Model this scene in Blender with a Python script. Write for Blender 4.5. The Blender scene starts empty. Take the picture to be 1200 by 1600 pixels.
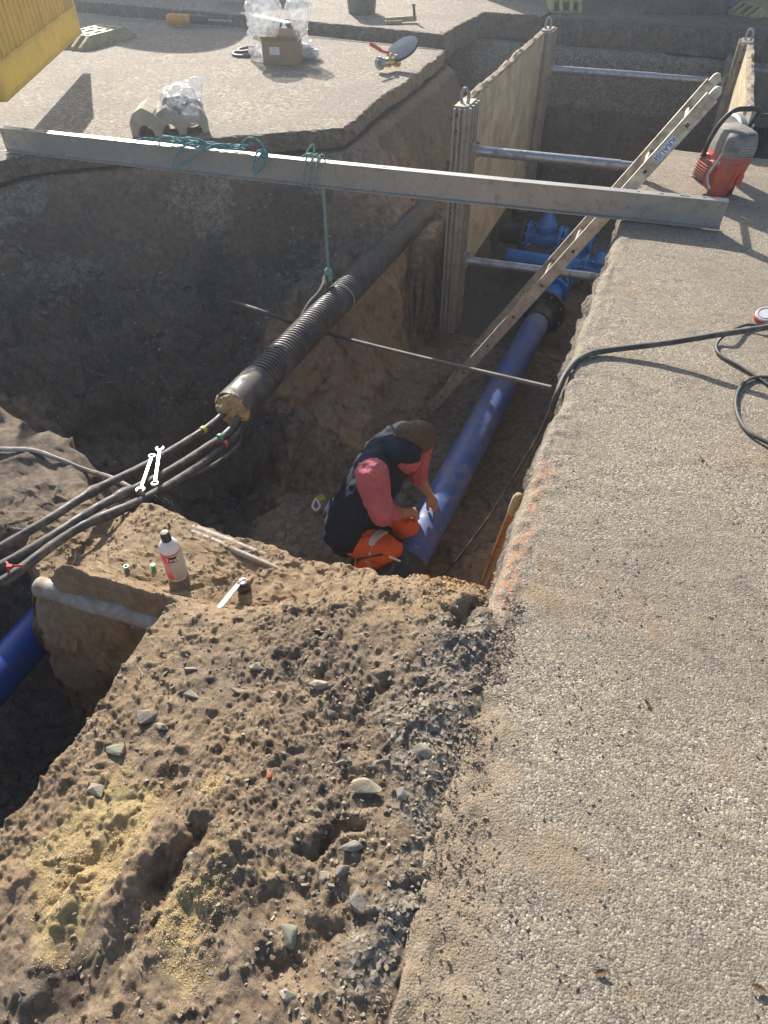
import bpy, bmesh, math, random
import numpy as np
from mathutils import Vector, Matrix, Quaternion
R = math.radians
random.seed(7); rng = np.random.default_rng(11)
scene = bpy.context.scene
COL = scene.collection
# ------------------------------------------------------------------ camera, sky, sun, exposure
H = 1.5; PITCH = 44.3; FPX = 1067.0
cam_d = bpy.data.cameras.new('camera'); cam = bpy.data.objects.new('camera', cam_d); COL.objects.link(cam)
cam.location = (0, 0, H); cam.rotation_euler = (R(90 - PITCH), 0, 0)
cam_d.sensor_fit = 'VERTICAL'; cam_d.sensor_height = 36; cam_d.lens = FPX / 1600 * 36
cam_d.clip_start = 0.02; cam_d.clip_end = 500
scene.camera = cam
SUN_EL = 29.5; SUN_DIR = Vector((-0.31, 0.95, 0)).normalized() * math.cos(R(SUN_EL)) + Vector((0, 0, math.sin(R(SUN_EL))))
world = bpy.data.worlds.new('World'); scene.world = world; world.use_nodes = True
wn = world.node_tree; sky = wn.nodes.new('ShaderNodeTexSky'); sky.sky_type = 'NISHITA'; sky.sun_disc = False
sky.sun_elevation = R(SUN_EL); sky.sun_rotation = math.atan2(-0.31, 0.95); sky.air_density = 1.0; sky.dust_density = 1.5
bgn = wn.nodes['Background']; wn.links.new(sky.outputs[0], bgn.inputs[0]); bgn.inputs[1].default_value = 0.10
sd = bpy.data.lights.new('sun', 'SUN'); sd.energy = 5.0; sd.angle = R(0.5); sd.color = (1.0, 0.94, 0.85)
so = bpy.data.objects.new('sun', sd); COL.objects.link(so); so.rotation_euler = SUN_DIR.to_track_quat('Z', 'Y').to_euler()
scene.view_settings.view_transform = 'Standard'; scene.view_settings.look = 'None'
scene.view_settings.exposure = 0.82; scene.view_settings.gamma = 1.0
# ------------------------------------------------------------------ coordinates
TH = R(PITCH)
cF = Vector((0, math.cos(TH), -math.sin(TH))); cU = Vector((0, math.sin(TH), math.cos(TH)))
def at(px, py, z=0.0):                       # where the sight line of a photo point meets a level
    d = (px - 600) * Vector((1, 0, 0)) + (800 - py) * cU + FPX * cF
    return Vector((0, 0, H)) + d * ((z - H) / d.z)
AX = Vector((0.36, 0.933, 0)).normalized(); NX = Vector((AX.y, -AX.x, 0))    # along / across the trench
def W(u, v, z=0.0): return AX * u + NX * v + Vector((0, 0, z))
def UV(p): return p.x * AX.x + p.y * AX.y, p.x * NX.x + p.y * NX.y
# ------------------------------------------------------------------ numpy noise
_perm = rng.permutation(65536).astype(np.int64); _val = rng.random(65536) * 2 - 1
def _h(ix, iy, iz): return _val[(_perm[(ix + _perm[(iy + _perm[iz & 65535]) & 65535]) & 65535])]
def vnoise(x, y, z):
    x = np.asarray(x, float); y = np.asarray(y, float); z = np.asarray(z, float) + np.zeros_like(x)
    ix = np.floor(x).astype(np.int64); iy = np.floor(y).astype(np.int64); iz = np.floor(z).astype(np.int64)
    fx, fy, fz = x - ix, y - iy, z - iz
    fx = fx*fx*(3-2*fx); fy = fy*fy*(3-2*fy); fz = fz*fz*(3-2*fz)
    def L(a, b, t): return a + (b - a) * t
    c = lambda i, j, k: _h(ix+i, iy+j, iz+k)
    return L(L(L(c(0,0,0), c(1,0,0), fx), L(c(0,1,0), c(1,1,0), fx), fy), L(L(c(0,0,1), c(1,0,1), fx), L(c(0,1,1), c(1,1,1), fx), fy), fz)
def fbm(x, y, z=0.0, s=1.0, o=4, g=0.5, off=0.0):
    t = 0; a = 1.0; n = 0
    for i in range(o):
        t = t + a * vnoise(x*s + off + 17.3*i, y*s - off + 5.1*i, np.asarray(z)*s + 3.7*i); n += a; a *= g; s *= 2.03
    return t / n
def sstep(t): t = np.clip(t, 0, 1); return t*t*(3-2*t)
# ------------------------------------------------------------------ object helpers
def tag(o, label=None, cat=None, group=None, kind=None):
    if label: o['label'] = label
    if cat: o['category'] = cat
    if group: o['group'] = group
    if kind: o['kind'] = kind
    return o
def empty(name, loc, label, cat, group=None):
    o = bpy.data.objects.new(name, None); COL.objects.link(o); o.location = loc; o.empty_display_size = 0.1
    bpy.context.view_layer.update()
    return tag(o, label, cat, group)
def link_mesh(name, me, m, parent=None, smooth=True):
    o = bpy.data.objects.new(name, me); COL.objects.link(o)
    if m is not None:
        for mm in (m if isinstance(m, (list, tuple)) else [m]): me.materials.append(mm)
    if smooth: me.polygons.foreach_set('use_smooth', [True] * len(me.polygons))
    if parent is not None:
        o.parent = parent; o.matrix_parent_inverse = pworld(parent).inverted()
    return o
def pworld(o):
    m = Matrix.LocRotScale(o.location, o.rotation_euler, o.scale)
    if o.parent is not None: m = pworld(o.parent) @ o.matrix_parent_inverse @ m
    return m
class MB:
    def __init__(s): s.v = []; s.f = []; s.m = []; s.mi = 0
    def add(s, vs, fs):
        n = len(s.v); s.v += [tuple(p) for p in vs]; s.f += [tuple(i + n for i in q) for q in fs]; s.m += [s.mi] * len(fs); return s
    def box(s, c, sx, sy, sz, ax=None, ay=None, az=None, taper=1.0):
        c = Vector(c); ax = Vector(ax or (1,0,0)); ay = Vector(ay or (0,1,0)); az = Vector(az or ax.cross(ay))
        vs = []
        for k in (-1, 1):
            t = 1 if k < 0 else taper
            for i, j in ((-1,-1),(1,-1),(1,1),(-1,1)): vs.append(c + ax*(i*sx/2*t) + ay*(j*sy/2*t) + az*(k*sz/2))
        return s.add(vs, [(3,2,1,0),(4,5,6,7),(0,1,5,4),(1,2,6,5),(2,3,7,6),(3,0,4,7)])
    def bar(s, a, b, w, h, side):                       # rectangular bar from a to b, w along side, h across
        a = Vector(a); b = Vector(b); d = (b - a).normalized(); sd_ = Vector(side); sd_ = (sd_ - d * sd_.dot(d)).normalized(); up = d.cross(sd_)
        return s.box((a + b) / 2, w, h, (b - a).length, sd_, up, d)
    def tube(s, pts, r, n=10, caps=True, rf=None):
        pts = [Vector(p) for p in pts]; m = len(pts); T = []
        for i in range(m):
            T.append((pts[min(i+1, m-1)] - pts[max(i-1, 0)]).normalized())
        nrm = T[0].orthogonal().normalized(); vs = []
        for i in range(m):
            if i: 
                q = T[i-1].rotation_difference(T[i]); nrm = (q @ nrm).normalized()
            b = T[i].cross(nrm)
            rr = r[i] if isinstance(r, (list, tuple)) else r
            for k in range(n):
                a = 2*math.pi*k/n; q = rr * (rf(i, a) if rf else 1)
                vs.append(pts[i] + nrm*math.cos(a)*q + b*math.sin(a)*q)
        fs = [(i*n+k, i*n+(k+1) % n, (i+1)*n+(k+1) % n, (i+1)*n+k) for i in range(m-1) for k in range(n)]
        if caps: fs += [tuple(range(n-1, -1, -1)), tuple((m-1)*n+k for k in range(n))]
        return s.add(vs, fs)
    def lathe(s, prof, o, axis=(0,0,1), n=24, sy=1.0):  # prof: (radius, height) along axis
        o = Vector(o); ax = Vector(axis).normalized(); e1 = ax.orthogonal().normalized(); e2 = ax.cross(e1); vs = []
        for r, h in prof:
            for k in range(n):
                a = 2*math.pi*k/n; vs.append(o + ax*h + e1*(r*math.cos(a)) + e2*(r*math.sin(a)*sy))
        fs = [(i*n+k, i*n+(k+1) % n, (i+1)*n+(k+1) % n, (i+1)*n+k) for i in range(len(prof)-1) for k in range(n)]
        if prof[0][0] > 1e-5: fs.append(tuple(range(n-1, -1, -1)))
        if prof[-1][0] > 1e-5: fs.append(tuple((len(prof)-1)*n+k for k in range(n)))
        return s.add(vs, fs)
    def prism(s, poly, o, ex, ey, ez, d):               # polygon in (ex,ey), extruded by d along ez
        o = Vector(o); n = len(poly); vs = [o + ex*x + ey*y for x, y in poly] + [o + ex*x + ey*y + ez*d for x, y in poly]
        return s.add(vs, [tuple(range(n-1,-1,-1)), tuple(range(n, 2*n))] + [(i, (i+1) % n, n+(i+1) % n, n+i) for i in range(n)])
    def build(s, name, m, parent=None, smooth=False, bevel=0.0, seg=2):
        me = bpy.data.meshes.new(name); me.from_pydata(s.v, [], s.f); me.update()
        bm = bmesh.new(); bm.from_mesh(me); bmesh.ops.recalc_face_normals(bm, faces=bm.faces[:]); bm.to_mesh(me); bm.free()
        o = link_mesh(name, me, m, parent, smooth)
        if isinstance(m, (list, tuple)): me.polygons.foreach_set('material_index', s.m)
        if bevel:
            b = o.modifiers.new('bevel', 'BEVEL'); b.width = bevel; b.segments = seg; b.limit_method = 'ANGLE'; b.angle_limit = R(40)
        if smooth:
            try: me.set_sharp_from_angle(angle=R(38))
            except Exception: pass
        return o
def blob(name, caps, m, parent=None, voxel=0.006, smooth=2, noise=0.0, ns=20.0, ell=()):
    """one continuous skin grown round tapered limbs: caps = (a, b, ra, rb)"""
    bm = MB()
    for a, b, ra, rb in caps:
        a = Vector(a); b = Vector(b); d = b - a; L = d.length
        if L < 1e-5: d = Vector((0,0,1)); L = 1e-4
        prof = []
        for i in range(6): t = math.pi/2*i/5; prof.append((ra*math.sin(t), -ra*math.cos(t)))
        for i in range(6): t = math.pi/2*i/5; prof.append((rb*math.cos(t), L + rb*math.sin(t)))
        prof[0] = (1e-6, prof[0][1]); prof[-1] = (1e-6, prof[-1][1])
        bm.lathe(prof, a, d, 16)
    for c, rx, ry, rz, rot in ell:
        c = Vector(c); q = rot if rot is not None else Matrix.Identity(3); vs = []; n = 18; mm = 12
        for i in range(mm+1):
            ph = math.pi*i/mm
            for k in range(n):
                a = 2*math.pi*k/n; vs.append(c + q @ Vector((rx*max(math.sin(ph),1e-4)*math.cos(a), ry*max(math.sin(ph),1e-4)*math.sin(a), rz*math.cos(ph))))
        bm.add(vs, [(i*n+k, i*n+(k+1) % n, (i+1)*n+(k+1) % n, (i+1)*n+k) for i in range(mm) for k in range(n)])
    me = bpy.data.meshes.new(name+'_src'); me.from_pydata(bm.v, [], bm.f)
    b2 = bmesh.new(); b2.from_mesh(me); bmesh.ops.remove_doubles(b2, verts=b2.verts[:], dist=1e-5); bmesh.ops.recalc_face_normals(b2, faces=b2.faces[:]); b2.to_mesh(me); b2.free()
    t = bpy.data.objects.new(name+'_src', me); COL.objects.link(t)
    r = t.modifiers.new('r', 'REMESH'); r.mode = 'VOXEL'; r.voxel_size = voxel
    if smooth: k = t.modifiers.new('s', 'SMOOTH'); k.factor = 0.5; k.iterations = smooth
    bpy.context.view_layer.update()
    ev = t.evaluated_get(bpy.context.evaluated_depsgraph_get()); out = bpy.data.meshes.new_from_object(ev)
    bpy.data.objects.remove(t); out.name = name
    if noise:
        n = len(out.vertices); co = np.empty(n*3); out.vertices.foreach_get('co', co); co = co.reshape(-1, 3)
        no = np.empty(n*3); out.vertices.foreach_get('normal', no); no = no.reshape(-1, 3)
        f = fbm(co[:,0], co[:,1], co[:,2], ns, 3); f = 1 - 2*np.abs(f)
        co += no * (f * noise)[:, None]; out.vertices.foreach_set('co', co.ravel()); out.update()
    out.materials.clear()
    return link_mesh(name, out, m, parent, True)
def catmull(pts, n=8):
    pts = [Vector(p) for p in pts]; P = [pts[0]] + pts + [pts[-1]]; out = []
    for i in range(1, len(P)-2):
        for k in range(n):
            t = k/n; a, b, c, d = P[i-1], P[i], P[i+1], P[i+2]
            out.append(0.5*((2*b) + (c-a)*t + (2*a-5*b+4*c-d)*t*t + (3*b-a-3*c+d)*t**3))
    out.append(P[-2]); return out
# ------------------------------------------------------------------ materials
class NT:
    def __init__(s, name):
        s.m = bpy.data.materials.new(name); s.m.use_nodes = True; s.t = s.m.node_tree; s.b = s.t.nodes['Principled BSDF']
        s.pos = s.n('ShaderNodeNewGeometry').outputs['Position']
    def n(s, k, **kw):
        x = s.t.nodes.new(k)
        for a, b in kw.items(): setattr(x, a, b)
        return x
    def l(s, a, b): s.t.links.new(a, b)
    def noise(s, sc, det=5, rough=0.55, vec=None, dist=0.0):
        x = s.n('ShaderNodeTexNoise'); x.inputs['Scale'].default_value = sc; x.inputs['Detail'].default_value = det; x.inputs['Roughness'].default_value = rough
        x.inputs['Distortion'].default_value = dist; s.l(vec or s.pos, x.inputs['Vector']); return x.outputs['Fac']
    def voro(s, sc, feat='F1', out='Distance', vec=None, rnd=1.0):
        x = s.n('ShaderNodeTexVoronoi'); x.feature = feat; x.inputs['Scale'].default_value = sc; x.inputs['Randomness'].default_value = rnd; s.l(vec or s.pos, x.inputs['Vector']); return x.outputs[out]
    def ramp(s, fac, stops):
        x = s.n('ShaderNodeValToRGB'); e = x.color_ramp.elements
        while len(e) < len(stops): e.new(0.5)
        for i, (p, c) in enumerate(stops):
            e[i].position = p; e[i].color = (c, c, c, 1) if isinstance(c, (int, float)) else (*c, 1)
        s.l(fac, x.inputs[0]); return x.outputs[0]
    def mix(s, f, a, b, mode='MIX'):
        x = s.n('ShaderNodeMix'); x.data_type = 'RGBA'; x.blend_type = mode
        for v, i in ((f, 0), (a, 6), (b, 7)):
            if isinstance(v, (int, float)): x.inputs[i].default_value = v if i == 0 else (v, v, v, 1)
            elif isinstance(v, tuple): x.inputs[i].default_value = (*v, 1)
            else: s.l(v, x.inputs[i])
        return x.outputs[2]
    def math(s, op, a, b=0.0, clamp=False):
        x = s.n('ShaderNodeMath'); x.operation = op; x.use_clamp = clamp
        for v, i in ((a, 0), (b, 1)):
            if isinstance(v, (int, float)): x.inputs[i].default_value = v
            else: s.l(v, x.inputs[i])
        return x.outputs[0]
    def bump(s, h, dist, st=1.0, nrm=None):
        x = s.n('ShaderNodeBump'); x.inputs['Strength'].default_value = st; x.inputs['Distance'].default_value = dist; s.l(h, x.inputs['Height'])
        if nrm is not None: s.l(nrm, x.inputs['Normal'])
        return x.outputs[0]
    def done(s, col=None, nrm=None, rough=None, metal=None):
        for v, k in ((col, 'Base Color'), (rough, 'Roughness'), (metal, 'Metallic'), (nrm, 'Normal')):
            if v is None: continue
            if isinstance(v, (int, float)): s.b.inputs[k].default_value = v
            elif isinstance(v, tuple): s.b.inputs[k].default_value = (*v, 1)
            else: s.l(v, s.b.inputs[k])
        return s.m
def simple(name, col, rough=0.5, metal=0.0, var=0.25, sc=12.0, dirt=0.0, dirtcol=(0.16, 0.115, 0.07), bump=0.0, bsc=80.0, dsc=9.0):
    t = NT(name); n = t.noise(sc, 6); c2 = tuple(x*(1-var) for x in col); c3 = tuple(min(1, x*(1+var*0.6)) for x in col)
    c = t.mix(t.ramp(n, [(0.3, 0.0), (0.7, 1.0)]), c2, c3); rr = rough; mm = metal
    if dirt:
        d = t.ramp(t.noise(dsc, 8, 0.65, dist=0.6), [(0.62-dirt*0.4, 0.0), (0.78-dirt*0.25, 1.0)])
        c = t.mix(d, c, dirtcol); rr = t.mix(d, rough, 0.9); mm = t.mix(d, metal, 0.0) if metal else 0.0
    return t.done(c, t.bump(t.noise(bsc, 4), 0.004, bump) if bump else None, rr, mm)

def soil_material():
    t = NT('soil'); a = t.n('ShaderNodeAttribute'); a.attribute_name = 'earth'; sep = t.n('ShaderNodeSeparateColor'); t.l(a.outputs['Color'], sep.inputs[0])
    sand, grav, yel = sep.outputs[0], sep.outputs[1], sep.outputs[2]
    n1 = t.noise(3.0, 8, 0.6); n2 = t.noise(22.0, 8, 0.65); n3 = t.noise(120.0, 6, 0.7)
    dark = t.mix(t.ramp(n2, [(0.3, 0.0), (0.72, 1.0)]), (0.14, 0.103, 0.075), (0.41, 0.315, 0.225))
    sandc = t.mix(t.ramp(n2, [(0.3, 0.0), (0.7, 1.0)]), (0.34, 0.225, 0.13), (0.56, 0.41, 0.25))
    m = t.math('ADD', sand, t.math('MULTIPLY', t.math('SUBTRACT', n1, 0.5), 1.1), True)
    m = t.math('ADD', m, t.math('MULTIPLY', t.math('SUBTRACT', n2, 0.5), 0.8), True)
    c = t.mix(t.ramp(m, [(0.3, 0.0), (0.75, 1.0)]), dark, sandc)
    y = t.math('ADD', yel, t.math('MULTIPLY', t.math('SUBTRACT', n2, 0.5), 1.6), True); y = t.math('MULTIPLY', y, t.ramp(yel, [(0.02, 0.0), (0.2, 1.0)]), True)
    c = t.mix(t.ramp(y, [(0.35, 0.0), (0.8, 1.0)]), c, t.mix(n3, (0.50, 0.36, 0.16), (0.72, 0.56, 0.29)))
    hu = t.n('ShaderNodeAttribute'); hu.attribute_name = 'pit_dark'; hf = t.math('ADD', hu.outputs['Fac'], t.math('MULTIPLY', t.math('SUBTRACT', n1, .5), .8), True); hf = t.math('MULTIPLY', hf, t.ramp(hu.outputs['Fac'], [(0, 0), (.15, 1)]))
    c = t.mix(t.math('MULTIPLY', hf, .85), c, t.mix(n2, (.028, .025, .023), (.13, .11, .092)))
    vc = t.voro(75, 'F1', 'Color'); s2 = t.n('ShaderNodeSeparateColor'); t.l(vc, s2.inputs[0])
    gcol = t.ramp(s2.outputs[0], [(0.0, (0.17, 0.14, 0.105)), (0.45, (0.31, 0.26, 0.20)), (0.85, (0.44, 0.37, 0.285)), (1.0, (0.5, 0.47, 0.42))])
    gm = t.math('MULTIPLY', t.ramp(t.math('ADD', grav, t.math('MULTIPLY', t.math('SUBTRACT', n2, 0.5), 1.2)), [(0.4, 0.0), (0.65, 1.0)]), 0.85)
    c = t.mix(gm, c, gcol)
    spk = t.math('MULTIPLY', t.ramp(s2.outputs[1], [(0.93, 0.0), (0.96, 1.0)]), t.ramp(t.voro(75), [(0.25, 1.0), (0.45, 0.0)]))
    c = t.mix(t.math('MULTIPLY', spk, 0.7), c, (0.42, 0.38, 0.32))
    c = t.mix(0.5, c, t.ramp(n3, [(0.25, 0.45), (0.75, 1.5)]), 'MULTIPLY')
    b1 = t.bump(n2, 0.014, 0.7); b2 = t.bump(t.noise(75.0, 8, 0.8), 0.012, 1.0, b1)
    b3 = t.bump(t.noise(240.0, 6, 0.8), 0.005, 1.0, b2); b4 = t.bump(t.math('MULTIPLY', t.voro(75), gm), 0.012, 0.9, b3)
    return t.done(c, b4, 0.95)
def asphalt_material(name='asphalt', tone=1.0, paint=True, sc=215.0):
    t = NT(name); nv_ = t.n('ShaderNodeTexNoise'); nv_.inputs['Scale'].default_value = sc*.6; nv_.inputs['Detail'].default_value = 2; t.l(t.pos, nv_.inputs['Vector'])
    vm = t.n('ShaderNodeVectorMath'); vm.operation = 'MULTIPLY_ADD'; t.l(nv_.outputs['Color'], vm.inputs[0]); vm.inputs[1].default_value = (.9/sc,)*3; t.l(t.pos, vm.inputs[2]); wp = vm.outputs[0]
    vcol = t.voro(sc, 'F1', 'Color', wp); vd = t.voro(sc, 'F1', 'Distance', wp); ve = t.voro(sc, 'DISTANCE_TO_EDGE', 'Distance', wp)
    s = t.n('ShaderNodeSeparateColor'); t.l(vcol, s.inputs[0])
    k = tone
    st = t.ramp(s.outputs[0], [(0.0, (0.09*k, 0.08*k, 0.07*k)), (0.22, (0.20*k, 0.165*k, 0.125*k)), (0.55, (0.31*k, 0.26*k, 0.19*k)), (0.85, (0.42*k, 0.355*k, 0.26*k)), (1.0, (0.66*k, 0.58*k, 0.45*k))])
    big = t.noise(1.3, 8, 0.6); med = t.noise(9.0, 8, 0.7); fin = t.noise(160.0, 3, 0.6)
    c = t.mix(t.ramp(ve, [(0.0, 0.0), (0.10, 1.0)]), t.mix(0.4, st, (0.16*k, 0.13*k, 0.10*k)), st)
    # fine grit and dust between the stones
    c = t.mix(t.ramp(med, [(0.42, 0.0), (0.7, 0.6)]), c, t.mix(fin, (0.26*k, 0.195*k, 0.125*k), (0.40*k, 0.32*k, 0.22*k)))
    c = t.mix(t.ramp(big, [(0.38, 0.5), (0.58, 0.0)]), c, (0.19*k, 0.16*k, 0.125*k))
    c = t.mix(t.ramp(t.noise(2.6, 8, 0.75, dist=0.8), [(0.54, 0.0), (0.68, 0.75)]), c, t.mix(fin, (0.20*k, 0.125*k, 0.06*k), (0.34*k, 0.24*k, 0.14*k)))
    c = t.mix(t.math('MULTIPLY', t.ramp(t.noise(5.5, 10, 0.85), [(0.54, 0.0), (0.62, 1.0)]), t.ramp(s.outputs[1], [(.3, 0.0), (.6, .8)])), c, (0.085*k, 0.075*k, 0.065*k))
    # loose holes in the surface
    hole = t.ramp(t.noise(34.0, 3, 0.6), [(0.66, 0.0), (0.72, 1.0)])
    c = t.mix(t.math('MULTIPLY', hole, 0.75), c, (0.10, 0.085, 0.07))
    if paint:
        a = t.n('ShaderNodeAttribute'); a.attribute_name = 'paint'
        pm = t.math('MULTIPLY', a.outputs['Fac'], t.ramp(t.noise(55, 8, 0.8), [(0.50, 0.0), (0.62, 1.0)]))
        c = t.mix(t.math('MULTIPLY', pm, 0.9), c, (0.72, 0.20, 0.05))
        a2 = t.n('ShaderNodeAttribute'); a2.attribute_name = 'mud'
        md = t.ramp(t.math('ADD', a2.outputs['Fac'], t.math('MULTIPLY', t.math('SUBTRACT', med, 0.5), 1.7)), [(0.48, 0.0), (0.85, 0.75)])
        c = t.mix(md, c, t.mix(fin, (0.20, 0.145, 0.09), (0.36, 0.275, 0.18)))
    h = t.math('SUBTRACT', t.math('MULTIPLY', t.math('SUBTRACT', 1.0, vd), 1.0), t.math('MULTIPLY', hole, 1.2))
    h = t.math('ADD', t.math('MULTIPLY', h, .55), t.math('MULTIPLY', s.outputs[1], .5)); b = t.bump(h, 0.0026, 1.0); b = t.bump(fin, 0.003, 0.8, b); b = t.bump(med, 0.012, 0.6, b)
    return t.done(c, b, 0.88)
def slab_side_material():
    t = NT('cut_concrete'); n = t.noise(14, 8, 0.65); v = t.voro(60, 'F1', 'Color'); s = t.n('ShaderNodeSeparateColor'); t.l(v, s.inputs[0])
    c = t.mix(t.ramp(n, [(0.3, 0.0), (0.7, 1.0)]), (0.09, 0.078, 0.066), (0.26, 0.215, 0.165)); c = t.mix(0.35, c, s.outputs[0], 'MULTIPLY')
    return t.done(c, t.bump(n, 0.02, 0.8, t.bump(t.voro(60), 0.008, 0.8)), 0.92)
M = {}
M['soil'] = soil_material(); M['asphalt'] = asphalt_material(); M['side'] = slab_side_material(); M['asphalt_far'] = asphalt_material('asphalt_far', 0.95, False, 60.0)
M['alu'] = simple('worn_aluminium', (0.40, 0.385, 0.355), 0.45, 0.55, 0.16, 5, 0.25, (0.27, 0.235, 0.19), 0.15, 60, 22)
M['alu_ladder'] = simple('ladder_aluminium', (0.62, 0.58, 0.50), 0.42, 0.65, 0.25, 20, 0.4, (0.36, 0.28, 0.18), 0.1, 120, 12)
M['galv'] = simple('galvanised_steel', (0.42, 0.44, 0.45), 0.38, 0.7, 0.25, 30, 0.25)
M['post'] = simple('post_metal', (0.40, 0.37, 0.31), 0.5, 0.45, 0.2, 12, 0.3, (0.24, 0.18, 0.11), 0.15, 60, 7)
M['panel'] = simple('sand_panel', (0.58, 0.48, 0.32), 0.65, 0.0, 0.2, 4, 0.5, (0.36, 0.28, 0.18), 0.3, 22, 3.2)
M['panel_dirt'] = simple('caked_earth', (0.36, 0.28, 0.19), 0.95, 0, 0.5, 30, 0.3, bump=0.8, bsc=50)
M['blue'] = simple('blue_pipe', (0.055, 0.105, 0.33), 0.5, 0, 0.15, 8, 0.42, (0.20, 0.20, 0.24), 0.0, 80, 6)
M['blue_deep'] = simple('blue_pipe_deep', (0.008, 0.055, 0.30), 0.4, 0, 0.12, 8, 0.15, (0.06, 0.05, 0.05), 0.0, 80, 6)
M['valve'] = simple('blue_epoxy', (0.02, 0.17, 0.55), 0.3, 0, 0.15, 20, 0.12, (0.15, 0.12, 0.1))
M['black'] = simple('black_plastic', (0.022, 0.023, 0.026), 0.42, 0, 0.3, 20, 0.22, (0.13, 0.11, 0.085))
M['conduit'] = simple('dusty_black_plastic', (0.05, 0.05, 0.053), 0.42, 0, 0.3, 14, 0.5, (0.17, 0.14, 0.11), 0, 60, 7)
M['cable'] = simple('dusty_cable_sheath', (0.05, 0.048, 0.05), 0.48, 0, 0.3, 20, 0.45, (0.20, 0.165, 0.125), 0.3, 60, 16)
M['hose'] = simple('rubber_hose', (0.05, 0.05, 0.045), 0.55, 0, 0.3, 30, 0.3, (0.22, 0.19, 0.15))
M['foam'] = simple('expanding_foam', (0.50, 0.34, 0.16), 0.85, 0, 0.35, 40, 0.25, (0.22, 0.14, 0.07), 0.9, 60, 20)
M['yellow'] = simple('yellow_plastic', (0.85, 0.66, 0.10), 0.5, 0, 0.12, 5, 0.15, (0.4, 0.33, 0.16))
_t = M['yellow'].node_tree; _b = _t.nodes['Principled BSDF']; _tr = _t.nodes.new('ShaderNodeBsdfTranslucent'); _tr.inputs[0].default_value = (.98,.78,.12,1); _mx = _t.nodes.new('ShaderNodeMixShader'); _mx.inputs[0].default_value = .38
_t.links.new(_b.outputs[0], _mx.inputs[1]); _t.links.new(_tr.outputs[0], _mx.inputs[2]); _t.links.new(_mx.outputs[0], _t.nodes['Material Output'].inputs[0])
M['foot'] = simple('foot_plastic', (0.42, 0.38, 0.16), 0.6, 0, 0.2, 6, 0.4, (0.25, 0.23, 0.17))
M['rope'] = simple('teal_rope', (0.06, 0.30, 0.30), 0.7, 0, 0.45, 90, 0.12, (0.4, 0.45, 0.4), 0.8, 260, 60)
M['rope_pale'] = simple('pale_green_rope', (0.24, 0.42, 0.36), 0.75, 0, 0.45, 120, 0.25, (0.3, 0.3, 0.25), 0.8, 260, 60)
M['chrome'] = simple('polished_steel', (0.30, 0.305, 0.32), 0.36, 1.0, 0.35, 60, 0.3, (.25,.22,.18))
M['brass'] = simple('brass', (0.62, 0.45, 0.18), 0.35, 0.9, 0.2, 30)
M['red'] = simple('red_plastic', (0.62, 0.05, 0.03), 0.45, 0, 0.2, 14, 0.3, (0.28, 0.16, 0.12))
M['saw_red'] = simple('saw_red_plastic', (0.60, 0.075, 0.035), 0.45, 0, 0.2, 14, 0.38, (0.30, 0.17, 0.12))
M['saw_grey'] = simple('saw_grey_plastic', (0.15, 0.14, 0.13), 0.5, 0, 0.25, 14, 0.45, (0.34, 0.30, 0.25))
M['green'] = simple('green_plastic', (0.04, 0.42, 0.16), 0.4, 0, 0.1)
M['white'] = simple('white_plastic', (0.74, 0.74, 0.72), 0.4, 0, 0.08, 10, 0.12, (0.5, 0.45, 0.36))
M['magenta'] = simple('magenta_label', (0.72, 0.03, 0.12), 0.4, 0, 0.08)
M['greylabel'] = simple('grey_label', (0.52, 0.50, 0.47), 0.45, 0, 0.08)
M['ink_black'] = simple('black_ink', (0.02, 0.02, 0.02), 0.5); M['ink_blue'] = simple('blue_ink', (0.02, 0.12, 0.45), 0.4)
M['card'] = simple('cardboard', (0.34, 0.235, 0.14), 0.8, 0, 0.12, 8, 0.1)
M['wood'] = simple('varnished_wood', (0.44, 0.20, 0.07), 0.4, 0, 0.3, 25, 0.12); M['woodtip'] = simple('worn_wood', (0.56, 0.42, 0.25), 0.65, 0, 0.2, 40, 0.2)
M['stake'] = simple('raw_wood', (0.45, 0.36, 0.22), 0.8, 0, 0.3, 25, 0.3)
M['sack'] = simple('tan_sack', (0.42, 0.38, 0.32), 0.9, 0, 0.2, 12, 0.2); M['tarp'] = simple('brown_cloth', (0.13, 0.115, 0.10), 0.9, 0, 0.3, 10, 0.2)
M['bucket'] = simple('grey_bucket', (0.12, 0.14, 0.13), 0.5, 0, 0.2, 10, 0.2)
M['shell'] = simple('beige_mineral', (0.46, 0.41, 0.31), 0.9, 0, 0.2, 12, 0.3, (0.3, 0.26, 0.2), 0.4, 120)
M['oldpipe'] = simple('dusty_grey_pipe', (0.40, 0.37, 0.33), 0.6, 0, 0.3, 14, 0.5, (0.28, 0.20, 0.12), 0.6, 60, 14)
M['stone'] = simple('grey_stone', (0.23, 0.20, 0.165), 0.9, 0, 0.4, 25, 0.3, (0.26, 0.19, 0.12), 0.7, 60, 20)
M['stone_pale'] = simple('pale_stone', (0.36, 0.31, 0.23), 0.9, 0, 0.3, 25, 0.25, (0.28, 0.2, 0.12), 0.7, 60, 20)
M['stone_green'] = simple('greenish_stone', (0.24, 0.24, 0.17), 0.9, 0, 0.3, 25, 0.3, (0.26, 0.19, 0.12), 0.6, 60, 20)
M['brick'] = simple('broken_brick', (0.48, 0.16, 0.07), 0.9, 0, 0.3, 25, 0.2, bump=0.6)
M['pebble'] = simple('grit', (0.34, 0.28, 0.21), 0.9, 0, 0.5, 34, 0.0)
M['clod'] = simple('clods', (0.29, 0.225, 0.165), 0.95, 0, 0.5, 12, 0.3, (0.32, 0.225, 0.13), 0.8, 90)
M['skin'] = simple('skin', (0.46, 0.25, 0.17), 0.5, 0, 0.12, 30); M['skin'].node_tree.nodes['Principled BSDF'].inputs['Subsurface Weight'].default_value = 0.05
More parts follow.
